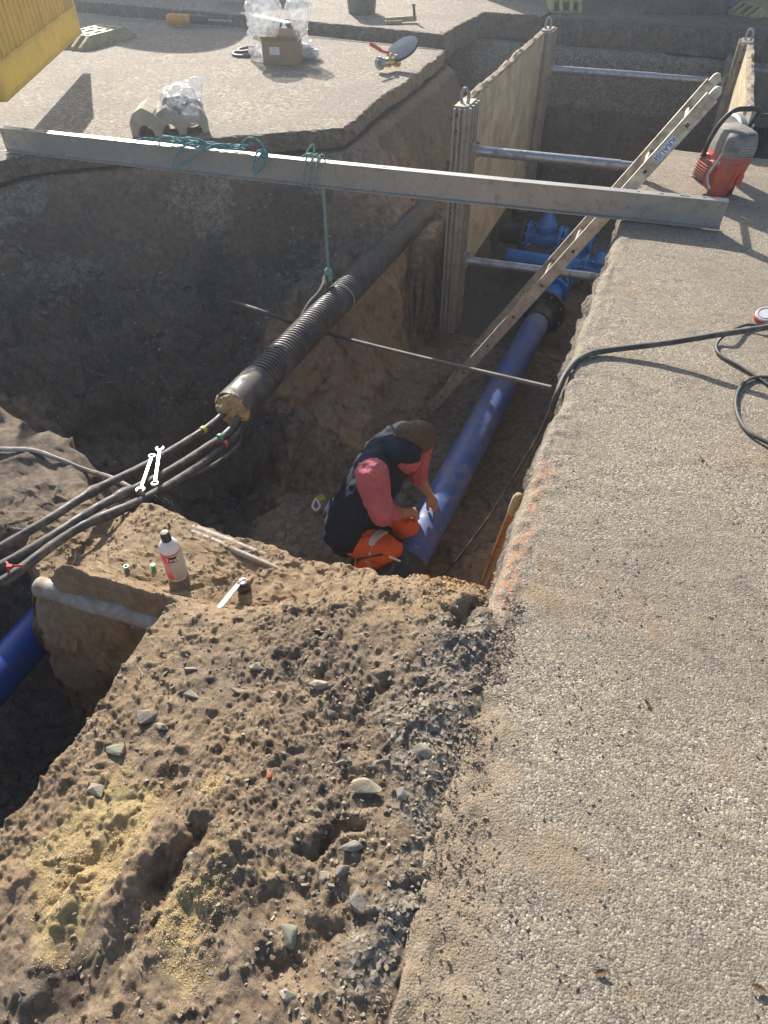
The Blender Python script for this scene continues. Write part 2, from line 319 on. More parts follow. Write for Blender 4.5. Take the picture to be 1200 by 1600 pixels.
M['hair'] = simple('brown_hair', (0.13, 0.085, 0.055), 0.7, 0, 0.5, 90, bump=0.8, bsc=200)
M['navy'] = simple('navy_cloth', (0.012, 0.02, 0.042), 0.85, 0, 0.3, 10, bump=0.3, bsc=300)
M['shirt'] = simple('faded_red_shirt', (0.54, 0.15, 0.175), 0.85, 0, 0.18, 10, bump=0.3, bsc=350)
M['hivis'] = simple('orange_workwear', (0.80, 0.14, 0.03), 0.75, 0, 0.15, 10, bump=0.2, bsc=300)
M['reflective'] = simple('reflective_tape', (0.62, 0.62, 0.64), 0.4, 0.2, 0.15)
M['leather'] = simple('boot_leather', (0.07, 0.055, 0.04), 0.7, 0, 0.4, 20, 0.3)
M['concrete'] = simple('concrete_ring', (0.22, 0.20, 0.17), 0.9, 0, 0.3, 12, 0.2, bump=0.5)
M['dark'] = simple('dark_hollow', (0.02, 0.02, 0.02), 0.9)
def film():
    t = NT('clear_film'); t.b.inputs['Transmission Weight'].default_value = 0.0
    tr = t.n('ShaderNodeBsdfTransparent'); gl = t.n('ShaderNodeBsdfGlossy'); gl.inputs['Roughness'].default_value = 0.18; df = t.n('ShaderNodeBsdfTranslucent'); df.inputs['Color'].default_value = (0.9, 0.92, 0.95, 1)
    d2 = t.n('ShaderNodeBsdfDiffuse'); d2.inputs['Color'].default_value = (0.75, 0.78, 0.8, 1)
    b = t.bump(t.noise(28, 6, 0.6), 0.03, 1.0)
    for q in (gl, df, d2): t.l(b, q.inputs['Normal'])
    a1 = t.n('ShaderNodeMixShader'); a1.inputs[0].default_value = 0.45; t.l(df.outputs[0], a1.inputs[1]); t.l(d2.outputs[0], a1.inputs[2])
    a3 = t.n('ShaderNodeMixShader'); a3.inputs[0].default_value = 0.35; t.l(a1.outputs[0], a3.inputs[1]); t.l(gl.outputs[0], a3.inputs[2])
    a2 = t.n('ShaderNodeMixShader'); t.l(t.ramp(t.noise(18, 4, 0.6), [(0.35, 0.3), (0.65, 0.62)]), a2.inputs[0]); t.l(tr.outputs[0], a2.inputs[1]); t.l(a3.outputs[0], a2.inputs[2])
    t.l(a2.outputs[0], t.t.nodes['Material Output'].inputs[0]); return t.m
M['film'] = film()
# ------------------------------------------------------------------ terrain
SLAB1 = [(5.14,-2.31),(6.1,-2.35),(7.0,-2.34),(8.02,-2.40),(8.08,-2.9),(8.3,-4.8),(8.45,-7.3),(8.9,-14),(-3,-14),(-3,-5.4),(1.8,-4.9),(3.0,-4.5),(3.5,-4.2),(3.80,-4.08),(4.17,-3.66),(4.58,-3.08)]
PITA = [((1.58,-1.98),(1.54,-1.12),.16),((1.54,-1.12),(1.50,-.75),.2),((1.50,-.75),(1.40,-.4),.22),((1.40,-.4),(1.33,-.17),.16),((1.33,-.17),(5.52,-.13),.10),((5.52,-.16),(5.56,1.0),.2),
        ((5.56,1.0),(9.42,1.05),.5),((9.42,1.05),(9.42,-1.64),.35),((9.42,-1.64),(5.35,-1.66),.1),((5.35,-1.66),(5.25,-1.90),.1),((5.25,-1.90),(4.9,-1.84),.15),((4.9,-1.84),(4.15,-1.88),.2),((4.15,-1.88),(4.0,-2.25),.5),
        ((4.0,-2.25),(4.3,-2.7),1.0),((4.3,-2.7),(4.1,-3.3),1.3),((4.1,-3.3),(3.65,-3.85),1.4),((3.65,-3.85),(2.7,-4.2),1.5),((2.7,-4.2),(2.25,-3.8),1.2),((2.25,-3.8),(2.0,-3.0),.8),((2.0,-3.0),(1.86,-2.4),.45),((1.86,-2.4),(1.58,-1.98),.3)]
PITB = [((1.0,-1.06),(1.07,-1.22),.1),((1.07,-1.22),(1.06,-1.82),.14),((1.06,-1.82),(1.28,-2.05),.16),((1.28,-2.05),(1.40,-2.7),.16),((1.40,-2.7),(1.4,-4.0),.3),((1.4,-4.0),(-2.,-4.),.3),((-2.,-4.),(-2.,-1.06),.3),((-2.,-1.06),(.2,-1.04),.14),((.2,-1.04),(.6,-1.04),.14),((.6,-1.04),(1.0,-1.06),.12)]
FLOOR = -1.76
def seg_near(u, v, a, b):
    dx, dy = b[0]-a[0], b[1]-a[1]; t = np.clip(((u-a[0])*dx + (v-a[1])*dy)/(dx*dx+dy*dy), 0, 1)
    qx, qy = a[0]+t*dx, a[1]+t*dy; return np.hypot(u-qx, v-qy), qx, qy
def inside(u, v, poly):
    r = np.zeros(np.shape(u), bool); n = len(poly)
    for i in range(n):
        (x0, y0), (x1, y1) = poly[i], poly[(i+1) % n]
        c = ((y0 > v) != (y1 > v)); xx = (x1-x0)*(v-y0)/((y1-y0) if y1 != y0 else 1e-9) + x0
        r ^= c & (u < xx)
    return r
def polydist(u, v, poly):
    d = np.full(np.shape(u), 1e9)
    for i in range(len(poly)): d = np.minimum(d, seg_near(u, v, poly[i], poly[(i+1) % len(poly)])[0])
    return d
RUTS = [((320,1320),(120,1590),.045,.026),((262,1235),(300,1262),.025,.014),((560,1150),(700,1080),.05,.018),((430,915),(600,905),.05,.03),((700,1000),(860,960),.04,.03),((255,1290),(180,1460),.05,-.035),
        ((440,1540),(560,1450),.03,.018),((120,1420),(30,1560),.04,-.03),((480,1330),(560,1290),.02,.02)]
RUTS = [(UV(at(*a, -.1)), UV(at(*b, -.1)), w, d) for a, b, w, d in RUTS]
def plateau(u, v):
    d1 = np.where(inside(u, v, SLAB1), 0, polydist(u, v, SLAB1))
    d2 = np.maximum(9.5 - u, 0)
    z = -.15 - .64 * sstep(np.minimum(d1, d2) / .52)
    z = np.where((u > 5.45) & (v > -.3), -.16 - .35*sstep((9.5-u)/.9)*sstep((v+.3)/.5), z)
    lim = -.19 + .30*sstep((1.26-u)/.10); right = (v > lim) & (u < 5.6); z = np.where(right, -.13, z)
    near = (u < 2.0) & (v <= lim)
    # mound in front, falling to the ledge between the pits
    m = .003 - .022*sstep((-.16 - v)/.2) - .115*sstep((-.12 - v)/1.0) - .045*sstep((v+.17)/.16)
    drop = sstep((u - (0.92 + .25*sstep((v+.95)/.6))) / .33)
    low = -.47 + .22*sstep((v + 1.0)/.8)
    m = m + (low - m) * drop
    m = np.where(v < -1.55, m + (-.56 - m) * sstep((-1.55 - v)/.3), m)
    z = np.where(near, m, z)
    z = np.where((u < 1.9) & (v < -3.9), z + (-.13 - z)*sstep((-3.6 - v)/.8), z)
    return z
def terrain(u, v):
    z = plateau(u, v)
    for segs in (PITA, PITB):
        poly = [s[0] for s in segs]; ins = inside(u, v, poly)
        if not ins.any(): continue
        uu, vv = u[ins], v[ins]; best = np.full(uu.shape, FLOOR)
        for a, b, w in segs:
            d, qx, qy = seg_near(uu, vv, a, b); top = plateau(qx, qy)
            k = np.clip(d/w, 0, 1); prof = k**.85 if w > .4 else sstep(k*.85+.15*k)
            best = np.maximum(best, top + (FLOOR - top)*prof)
        z[ins] = best
    return z
def finish(u, v, z):
    """noise: clods, ruts and wall roughness -> world arrays, earth colours"""
    x = AX.x*u + NX.x*v; y = AX.y*u + NX.y*v
    depth = np.clip(-(z + .2)/.6, 0, 1)
    mound = (u < 1.62) & (v < .05) & (v > -2.3)
    fine = np.where(mound, (1.0 - .6*sstep((v+.24)/.14))*(.40 + 1.0*sstep((fbm(x, y, 0, 3.4, 3, off=91)+.12)/.36)), .45)
    dz = fbm(x, y, 0, 2.2, 3) * .035 * fine + fbm(x, y, 0, 7, 5, .55) * .015 * fine + fbm(x, y, 0, 32, 4, .8) * .011 * fine + np.where(mound, (np.abs(fbm(x, y, 0, 85, 2, .7)) - .2)*.009*np.clip(fine, .4, 1.2), 0)
    cl = fbm(x, y, 0, 55, 2); dz += np.where(mound, np.clip(cl - .2, 0, 1) * .022, 0)
    ch = fbm(x, y, 0, 14, 3, off=9); dz += np.where(mound, np.abs(ch) * .016, 0)
    for a, b, w, d in RUTS:
        q = seg_near(u + fbm(x, y, 0, 11, 4)*.06, v + fbm(x, y, 4, 11, 4)*.06, a, b)[0]; dz -= d*np.exp(-(q/w)**2*1.4) * np.clip(1 + 1.3*fbm(x, y, 2, 8, 3), .2, 1.6) - d*.35*np.exp(-((q-w*1.7)/w)**2*2)
    under = ((v > np.where(u < 1.2, .06, -.12)) & (u < 5.5)) | inside(u, v, SLAB1) | (u > 9.55)
    z2 = z + np.where(under, -.02, dz)
    # rough walls: push sideways
    wa = np.where(under, 0.0, .055 * depth + .012) * np.where((v > -.4) & (u > 1.2), .4, 1.0)
    wx = fbm(x, y, z*1.0, 3.5, 4, off=3) * wa * 1.5 + fbm(x, y, z, 16, 4, off=5) * wa * .8; wy = fbm(x, y, z*1.0, 3.5, 4, off=31) * wa * 1.5 + fbm(x, y, z, 16, 4, off=37) * wa * .8
    z2 = z2 + fbm(x+z, y, z, 7, 4, off=77) * .05 * depth + np.where((v < -1.9) & (u > 1.9), fbm(x, y, z, 2.6, 5, .6, off=61)*.30 + np.abs(fbm(x, y, z, 7, 4, off=66))*.12, 0)*depth
    return x + wx, y + wy, z2
def ground_z(x, y):
    u = np.array([x*AX.x + y*AX.y]); v = np.array([x*NX.x + y*NX.y]); z = terrain(u, v); return float(finish(u, v, z)[2][0])
def on_ground(px, py, z0=-.1, it=6):
    p = at(px, py, z0)
    for _ in range(it): p = at(px, py, ground_z(p.x, p.y))
    return p
def lines(spec):
    o = [spec[0][0]]
    for a, b, s in spec:
        n = max(1, int(round((b-a)/s))); o += list(a + (b-a)*np.arange(1, n+1)/n)
    return np.array(o)
us = lines([(-60,-12,12),(-12,-2,2.5),(-2,-.1,.15),(-.1,1.6,.0045),(1.6,1.75,.01),(1.75,3.4,.022),(3.4,5.0,.022),(5.0,5.5,.02),(5.5,9.0,.04),(9.0,9.5,.015),(9.5,13,.5),(13,60,8)])
vs_ = lines([(-60,-12,12),(-12,-5.4,.6),(-5.4,-4.2,.05),(-4.2,-2.2,.022),(-2.2,-1.95,.014),(-1.95,-1.48,.009),(-1.48,-1.25,.016),(-1.25,.06,.0048),(.06,.2,.03),(.2,2.2,.08),(2.2,12,1.5),(12,60,8)])
U, V = np.meshgrid(us, vs_, indexing='ij'); U = U.ravel(); V = V.ravel()
Zb = terrain(U, V); X, Y, Z = finish(U, V, Zb)
nu, nv = len(us), len(vs_)
print('terrain verts', nu*nv)
def grid_mesh(name, X, Y, Z, nu, nv):
    me = bpy.data.meshes.new(name); n = nu*nv; me.vertices.add(n); me.vertices.foreach_set('co', np.stack([X, Y, Z], 1).ravel())
    i, j = np.meshgrid(np.arange(nu-1), np.arange(nv-1), indexing='ij'); i = i.ravel(); j = j.ravel()
    q = np.stack([i*nv+j, (i+1)*nv+j, (i+1)*nv+j+1, i*nv+j+1], 1)[:, ::-1]
    q = q[:, ::-1] if False else q
    m = len(q); me.loops.add(m*4); me.loops.foreach_set('vertex_index', q.ravel().astype(np.int32)); me.polygons.add(m)
    me.polygons.foreach_set('loop_start', np.arange(0, m*4, 4, dtype=np.int32)); me.update(calc_edges=True); me.validate(); return me
me = grid_mesh('ground', X, Y, Z, nu, nv)
fn = me.polygons[0].normal.z
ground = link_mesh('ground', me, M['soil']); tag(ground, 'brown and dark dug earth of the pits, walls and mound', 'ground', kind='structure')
# earth composition and tone
sandy = .32 + .22*((U < 1.62) & (Z > -.4)) + .25*fbm(X, Y, Z, 1.1, 3) ; depthv = -Z
sandy += .95*sstep((depthv-.72)/.3)*((V > -2.35) & (V < -1.3) & (U < 5.25) & (U > 3.5)) + .62*((U > 1.0) & (U < 1.7) & (V < -.9) & (V > -2.1)) + .45*sstep((U-1.0)/.15)*sstep((1.6-U)/.1)*(V < -.2)*(V > -1.1)
sandy += -.32*((V < -2.2) & (U > 2.0) & (depthv < 1.4)) - .3*((V < -1.2) & (U > 5.3)) - .25*(U > 8.8)
sandy += .5*np.exp(-(((U-1.33)/.12)**2 + ((V+.28)/.13)**2))
sandy -= .2*((depthv > 1.2) & (U < 1.1)) 
for (px, py, r, a) in [(20,640,.25,.8),(110,650,.2,.7),(150,560,.25,.5),(230,490,.2,.5),(240,300,.2,.4)]:
    q = UV(on_ground(px, py, -1.0)); sandy += a*np.exp(-(((U-q[0])**2+(V-q[1])**2)/r**2))
grav = np.zeros_like(X)
def spot(arr, px, py, r, a, z=-.08):
    q = UV(at(px, py, z)); arr += a*np.exp(-(((U-q[0])**2+(V-q[1])**2)/r**2))
for s in [(720,1010,.09,.9),(680,1090,.11,.8),(700,1180,.1,.7),(640,1230,.1,.6),(660,1330,.08,.5),(620,1440,.1,.6),(560,1530,.1,.6),(760,1060,.06,.8),(600,1140,.06,.5),(700,1270,.08,.6)]: spot(grav, *s)
gn_ = fbm(X, Y, Z, 2.3, 4, off=12); grav += .75*((depthv > .1) & (depthv < .75) & (U > 9.0)) + np.clip(.25 + 1.6*gn_, 0, .75)*sstep((-1.7-V)/.5)*sstep((U-2.3)/.3)*sstep((1.0-depthv)/.4)*sstep((6-U)/.4)
yel = np.zeros_like(X)
for s in [(145,1290,.10,.95),(200,1250,.07,.7),(100,1420,.06,.8),(100,1470,.05,.7),(130,1340,.07,.9),(280,1445,.055,.8),(330,1420,.05,.55),(180,1190,.05,.4),(330,1235,.03,.7),(290,1530,.05,.55),(60,1340,.08,.45),(470,1290,.05,.35),(420,1390,.06,.4),(345,1345,.05,.5)]: spot(yel, *s)
sandy += .25*np.clip(yel, 0, 1)
dk = np.zeros_like(X)
for s in [(720,1010,.12,.3),(520,900,.1,.3),(300,1050,.13,.25),(60,1500,.15,.3),(300,1560,.15,.25),(480,1260,.08,.2)]: spot(dk, *s)
sandy -= dk
pit_dark = .62*((V < -1.95) & (U > 2.2))*sstep((-.1-Z)/.2) + .75*((U > 5.6) & (Z < -.2)) + .35*((Z < -1.3) & (U > 1.3)) + .6*((Z < -.75) & (U < 1.4)) + .6*((V < -1.9) & (U > 1.4) & (U < 2.4) & (Z < -.7)) + .25*((V < -1.95) & (U > 1.2) & (U < 2.2))  # darkens the earth colour low in the pits and behind the shoring
pit_dark = pit_dark * (.75 + 1.1*fbm(X, Y, Z, 1.7, 4, off=41)) * 1.15
pit_dark = np.where((U > 3.4) & (U < 5.2) & (V > -2.3) & (V < -1.6), .15, pit_dark) 
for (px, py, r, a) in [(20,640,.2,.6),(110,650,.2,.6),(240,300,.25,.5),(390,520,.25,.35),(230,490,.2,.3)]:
    q = UV(on_ground(px, py, -1.0)); pit_dark = pit_dark*(1 - a*np.exp(-(((U-q[0])**2+(V-q[1])**2)/r**2)))
ha = me.attributes.new('pit_dark', 'FLOAT', 'POINT'); ha.data.foreach_set('value', np.clip(pit_dark, 0, 1).astype(np.float32))
sandy += .25*((U > 1.0) & (U < 1.6) & (V < -.95) & (V > -1.8))
ca = me.color_attributes.new('earth', 'FLOAT_COLOR', 'POINT')
ca.data.foreach_set('color', np.stack([np.clip(sandy,0,1), np.clip(grav,0,1), np.clip(yel,0,1), np.ones_like(X)], 1).ravel())
# ------------------------------------------------------------------ asphalt slabs (real thickness, broken edges)
def slab(name, uv, ztop, thick, mat_top, label, jag=.024, bev=.012, step=.03, fine=None, taglist=()):
    pts = []
    n = len(uv)
    for i in range(n):
        a, b = uv[i], uv[(i+1) % n]; L = math.dist(a, b); k = max(1, int(L/step)) if L < 12 else 4
        for j in range(k): t = j/k; pts.append((a[0]+(b[0]-a[0])*t, a[1]+(b[1]-a[1])*t))
    pu = np.array([p[0] for p in pts]); pv = np.array([p[1] for p in pts]); m = len(pu)
    area = 0.5*np.sum(pu*np.roll(pv, -1) - np.roll(pu, -1)*pv); sg = 1 if area > 0 else -1
    tu = np.roll(pu, -1) - np.roll(pu, 1); tv = np.roll(pv, -1) - np.roll(pv, 1); L = np.hypot(tu, tv)+1e-9; nu_, nv_ = tv/L*sg, -tu/L*sg   # outward
    rings = [(-.05-bev, 0), (-bev*1.2, -.001), (-bev*.3, -bev*.6), (0, -.3*thick), (.004, -.55*thick), (.0, -.8*thick), (-.01, -thick)]
    V3 = []
    for r, (off, dz) in enumerate(rings):
        j1 = fbm(pu, pv, 0, 5, 4)*jag*1.6 + fbm(pu, pv, r*.35, 22, 3, off=5)*jag*.9
        o = off + (j1 if r > 0 else j1*.8); zz = ztop + dz + (fbm(pu, pv, r, 25, 2, off=8)*jag*.5 if 1 < r < 6 else 0)
        uu = pu + nu_*o; vv = pv + nv_*o
        for k in range(m): V3.append(W(uu[k], vv[k], float(zz if np.isscalar(zz) else zz[k])))
    F = []; MI = []
    for r in range(len(rings)-1):
        for k in range(m): F.append((r*m+k, (r+1)*m+k, (r+1)*m+(k+1) % m, r*m+(k+1) % m)); MI.append(0 if r < 2 else 1)
    F.append(tuple(range(m))); MI.append(0)
    me = bpy.data.meshes.new(name); me.from_pydata([tuple(p) for p in V3], [], F); me.update()
    bm = bmesh.new(); bm.from_mesh(me); bmesh.ops.recalc_face_normals(bm, faces=bm.faces[:]); bmesh.ops.triangulate(bm, faces=[f for f in bm.faces if len(f.verts) > 4]); bm.to_mesh(me); bm.free()
    me.materials.append(mat_top); me.materials.append(M['side'])
    mi = [0]*len(me.polygons)
    for i, p in enumerate(me.polygons):
        mi[i] = 0 if abs(p.normal.z) > .6 and p.center.z > ztop - .03 else 1
    me.polygons.foreach_set('material_index', mi)
    o = bpy.data.objects.new(name, me); COL.objects.link(o); tag(o, label, 'pavement', kind='structure'); return o
slab('pavement', SLAB1, 0, .13, M['asphalt_far'], 'light grey aggregate pavement slab left of the pit')
UP = [(8.12,-2.46),(8.7,-2.47),(9.55,-2.42),(9.58,-1.73),(16,-1.73),(16,-14),(9.1,-14),(8.52,-7.3),(8.36,-4.8)]
slab('pavement', UP, .11, .24, M['asphalt_far'], 'raised pavement slab at the far left under the bucket')
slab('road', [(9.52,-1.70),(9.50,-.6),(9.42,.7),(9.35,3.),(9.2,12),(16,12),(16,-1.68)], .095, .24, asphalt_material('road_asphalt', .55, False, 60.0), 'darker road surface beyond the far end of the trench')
# right pavement: fine grid so that dirt and paint can be told
ru = lines([(-4,-.1,.4),(-.1,2.2,.012),(2.2,5.5,.02)]); rv = lines([(0,.10,.006),(.10,1.9,.05),(1.9,10,1.0)])
A_, B_ = np.meshgrid(ru, rv, indexing='ij'); A_ = A_.ravel(); B_ = B_.ravel()
edge = -.158 + .022*fbm(A_, A_*0, 0, 2.5, 4) + (.018-.008*sstep((1.2-A_)/.3))*fbm(A_, A_*0+3, 0, 11, 3) + .05*sstep((1.15-A_)/.4) + .03*sstep((.5-A_)/.4)
vv = edge + B_
nearedge = np.exp(-B_/.010)
nearedge = nearedge*(.15 + .85*sstep((A_-1.1)/.2)); zz = -.001 - nearedge*.05*(1+.7*fbm(A_, vv, 0, 18, 3)) + fbm(A_, vv, 0, 1.5, 3)*.006 + fbm(A_, vv, 0, 40, 3)*.004*(1+4*np.exp(-B_/.05)) 
rough_near = sstep((1.3-A_)/.5)*np.exp(-B_/.12); zz += rough_near*(fbm(A_, vv, 0, 14, 4)*.022 - .006) ; zz = np.minimum(zz, .004)
RX = AX.x*A_ + NX.x*vv; RY = AX.y*A_ + NX.y*vv
nr, nc = len(ru), len(rv)
me2 = grid_mesh('pavement', RX, RY, zz, nr, nc)
# skirt (broken edge going down) along v edge and far u edge
bm = bmesh.new(); bm.from_mesh(me2); bm.verts.ensure_lookup_table()
def skirt(idx, dirv, depth=.13, rows=5, amp=.02):
    bm.verts.ensure_lookup_table(); prev = [bm.verts[i] for i in idx]; base = [Vector(v.co) for v in prev]
    for r in range(1, rows+1):
        cur = []
        for p in base:
            z = p.z - depth*r/rows
            pu_ = p.x*AX.x + p.y*AX.y; lip = (.028*min(1,max(0,(pu_-2.3)/.3))*min(1,max(0,(3.7-pu_)/.5)) if dirv is not AX else 0)
            s_ = float(fbm(np.array([p.x]), np.array([p.y]), z*1.6, 13, 4, off=4)[0])*amp*(1+1.2*(lip > 0)) + .012*math.sin(r/rows*3.1) + lip*r/rows
            cur.append(bm.verts.new((p.x + dirv.x*s_, p.y + dirv.y*s_, z + .3*s_)))
        for k in range(len(idx)-1): bm.faces.new((prev[k], cur[k], cur[k+1], prev[k+1])).material_index = 1
        prev = cur
skirt([i*nc for i in range(nr)], -NX); skirt([(nr-1)*nc + j for j in range(nc)], AX)
bmesh.ops.recalc_face_normals(bm, faces=bm.faces[:]); bm.to_mesh(me2); bm.free()
pv_r = link_mesh('pavement', me2, [M['asphalt'], M['side']]); tag(pv_r, 'light aggregate pavement with an orange sprayed line along the right trench edge', 'pavement', kind='structure')
nvt = len(me2.vertices); co = np.empty(nvt*3); me2.vertices.foreach_get('co', co); co = co.reshape(-1, 3)
pu = co[:,0]*AX.x + co[:,1]*AX.y; pv = co[:,0]*NX.x + co[:,1]*NX.y
edg = -.165 + .05*sstep((1.15-pu)/.4) + .03*sstep((.5-pu)/.4)
paint = np.exp(-((pv-edg-.05-.01*fbm(pu,pu*0,0,6,2))/.022)**2)*sstep((pu-1.12)/.08)*sstep((1.95-pu)/.15) + .9*np.exp(-((pu-3.93+.05*pv)/.016)**2)*sstep((pv+.15)/.03)*sstep((.32-pv)/.05)
mud = np.exp(-np.clip(pv-edg,0,9)/(.13+.12*sstep((.9-pu)/.5)))*sstep((1.3-pu)/.5)*1.25 + .35*np.exp(-np.clip(pv-edg,0,9)/.05)*sstep((3.5-pu)/.8)
for px, py, r, a in [(900,760,.09,.5),(870,1330,.07,.5),(1080,1240,.07,.5),(1110,1210,.05,.4),(940,1380,.05,.45),(1020,1000,.05,.35),(1000,800,.1,.25)]:
    q = UV(at(px, py)); mud += a*np.exp(-(((pu-q[0])**2+(pv-q[1])**2)/r**2))
for nm, arr in (('paint', paint), ('mud', mud)):
    at_ = me2.attributes.new(nm, 'FLOAT', 'POINT'); at_.data.foreach_set('value', np.clip(arr, 0, 1).astype(np.float32))
# ------------------------------------------------------------------ loose stones, gravel, clods
def hull(r, seed, n=13, flat=.6):
    q = random.Random(seed); bm = bmesh.new()
    for _ in range(n):
        v = Vector((q.gauss(0,1), q.gauss(0,1), q.gauss(0,1))).normalized()*q.uniform(.8, 1.0); bm.verts.new((v.x*r, v.y*r*q.uniform(.6,.9), v.z*r*flat))
    g = bmesh.ops.convex_hull(bm, input=bm.verts[:]); bmesh.ops.delete(bm, geom=[e for e in g['geom_interior'] if isinstance(e, bmesh.types.BMVert)], context='VERTS')
    return bm
protos = []
for s in range(10):
    b = hull(1, s+50, 9, .7); b.verts.index_update(); protos.append((np.array([v.co[:] for v in b.verts]), [[v.index for v in f.verts] for f in b.faces])); b.free()
def scatter(name, P3, sizes, m, label):
    Vs = []; Fs = []; n = 0
    for p, s in zip(P3, sizes):
        pr, fa = protos[int(rng.integers(10))]; a = rng.random()*6.28; c, d = math.cos(a), math.sin(a); t = (rng.random()-.5)*1.2; ct, st = math.cos(t), math.sin(t)
        q = pr*s*np.array([1, .75+.25*rng.random(), .55+.4*rng.random()]); q = q @ np.array([[1,0,0],[0,ct,-st],[0,st,ct]]) @ np.array([[c,-d,0],[d,c,0],[0,0,1]])
        Vs.append(q + np.array(p)); Fs += [tuple(i+n for i in f) for f in fa]; n += len(pr)
    me = bpy.data.meshes.new(name); me.from_pydata(np.concatenate(Vs).tolist(), [], Fs); me.update()
    o = link_mesh(name, me, m, None, False); tag(o, label, 'gravel', kind='stuff'); return o
def tz(u, v): u = np.asarray(u, float); v = np.asarray(v, float); return finish(u, v, terrain(u, v))
n = 1700; cu = rng.uniform(2.5, 5.0, n); cv = rng.uniform(-4.0, -1.95, n); msk = (fbm(cu, cv, 0, 3.2, 3, off=16) + .5*rng.random(n)) > .38; cu, cv = cu[msk], cv[msk]
cx, cy, cz = tz(cu, cv); k = (cz > -1.5); sz = .004 + .018*rng.random(k.sum())**3.5
scatter('rubble', np.stack([cx[k], cy[k], cz[k]+.004], 1), sz, M['stone_pale'], 'pale stone chips caught on the left pit slope')
# clods on the mound
n = 15000; cu = rng.uniform(-.05, 1.55, n); cv = rng.uniform(-1.9, -.1, n); msk = fbm(cu, cv, 0, 6, 3) + rng.random(n)*.7 > .28; cu, cv = cu[msk], cv[msk]
cx, cy, cz = tz(cu, cv); ok = cz > -.6; sz = .0014 + .0085*rng.random(ok.sum())**5
scatter('clods', np.stack([cx[ok], cy[ok], cz[ok]+sz*.3], 1), sz, M['clod'], 'small clods of brown earth strewn over the mound')
n = 3000; cu = rng.normal(.62, .4, n); cv = -.1 - np.abs(rng.normal(.05, .22, n)); k = (cu > -.05) & (cu < 1.25) & (cv > -.9); cu, cv = cu[k], cv[k]
cx, cy, cz = tz(cu, cv); sz = .0016 + .008*rng.random(len(cx))**5
scatter('gravel', np.stack([cx, cy, cz+sz*.4], 1), sz, M['pebble'], 'grey grit broken off along the pavement edge')
n = 5200; cu = rng.uniform(-.05, 1.25, n); cv = -.11 + .05*rng.random(n) + np.abs(rng.normal(0, .075, n))*(.4 + 1.2*sstep((.9-cu)/.6)); cv = cv*1.0 - .03; k = fbm(cu, cv, 0, 9, 3, off=23) + .5*rng.random(n) > .12; cu, cv = cu[k], cv[k]
cx, cy, cz = tz(cu, cv); zt_ = np.maximum(cz, np.where(cv > -.115, .001, -9)); sz = .0012 + .006*rng.random(len(cu))**4
scatter('clods', np.stack([AX.x*cu+NX.x*cv, AX.y*cu+NX.y*cv, zt_ + sz*.3], 1), sz, M['clod'], 'crumbs of earth trodden onto the pavement beside the mound')
n = 7000; cu = rng.uniform(.1, 2.3, n); cv = rng.uniform(-.1, 1.25, n); msk = (fbm(cu, cv, 0, 5, 4, off=2) + .55*rng.random(n)) > .36; cu, cv = cu[msk], cv[msk]
ex = -.165 + .05*sstep((1.15-cu)/.4) + .05; k = cv > ex; cu, cv = cu[k], cv[k]; sz = .0016 + .0045*rng.random(len(cu))**3
scatter('gravel', np.stack([AX.x*cu+NX.x*cv, AX.y*cu+NX.y*cv, sz*.3+.001], 1), sz, M['pebble'], 'loose grit lying on the light pavement')
n = 3800; cu = rng.uniform(2.4, 4.9, n); cv = rng.uniform(-4.0, -1.9, n); msk = (fbm(cu, cv, 0, 2.5, 3, off=6) + .6*rng.random(n)) > .33; cu, cv = cu[msk], cv[msk]
cx, cy, cz = tz(cu, cv); k = (cz > -1.35); sz = .005 + .022*rng.random(k.sum())**3
scatter('rubble', np.stack([cx[k], cy[k], cz[k]], 1), sz, M['stone'], 'broken stones stuck in the dark left pit slope')
n = 1500; cv = rng.uniform(-1.5, 1.0, n); zt = rng.uniform(-.9, -.2, n); cu = 9.42 - .12*rng.random(n) - .3*np.clip((-.2-zt)/1.4,0,1); sz = .01 + .03*rng.random(n)**3
scatter('rubble', np.stack([AX.x*cu+NX.x*cv, AX.y*cu+NX.y*cv, zt], 1), sz, M['stone'], 'stony fill showing in the far trench wall')
n = 900; cu = rng.uniform(2.6, 8, n); cv = rng.uniform(-1.4, -.25, n); cx, cy, cz = tz(cu, cv); sz = .006 + .02*rng.random(n)**3
scatter('rubble', np.stack([cx, cy, cz], 1), sz, M['clod'], 'crumbs of earth on the trench floor beside the blue pipe')
nn_ = 22000; su = []; sv = []
for (px, py, r, a, *_) in [(145,1290,.08,.95),(200,1250,.06,.7),(100,1420,.05,.8),(100,1470,.04,.7),(130,1340,.06,.9),(280,1445,.05,.8),(330,1420,.04,.55),(290,1530,.04,.5),(330,1235,.025,.5)]:
    q_ = UV(at(px, py, -.08)); k_ = int(nn_*a*r/.35); su.append(rng.normal(q_[0], r*.75, k_)); sv.append(rng.normal(q_[1], r*.75, k_))
su = np.concatenate(su); sv = np.concatenate(sv); k_ = (fbm(su, sv, 0, 16, 4) > -.12) & (sv > -1.05); su, sv = su[k_], sv[k_]; cx, cy, cz = tz(su, sv)
scatter('yellow_sand', np.stack([cx, cy, cz + .0008], 1), .0008 + .0018*rng.random(len(su))**3, simple('yellow_sand', (.62,.46,.24), 1.0, 0, .3, 60), 'loose yellow sand spilt over the brown mound')
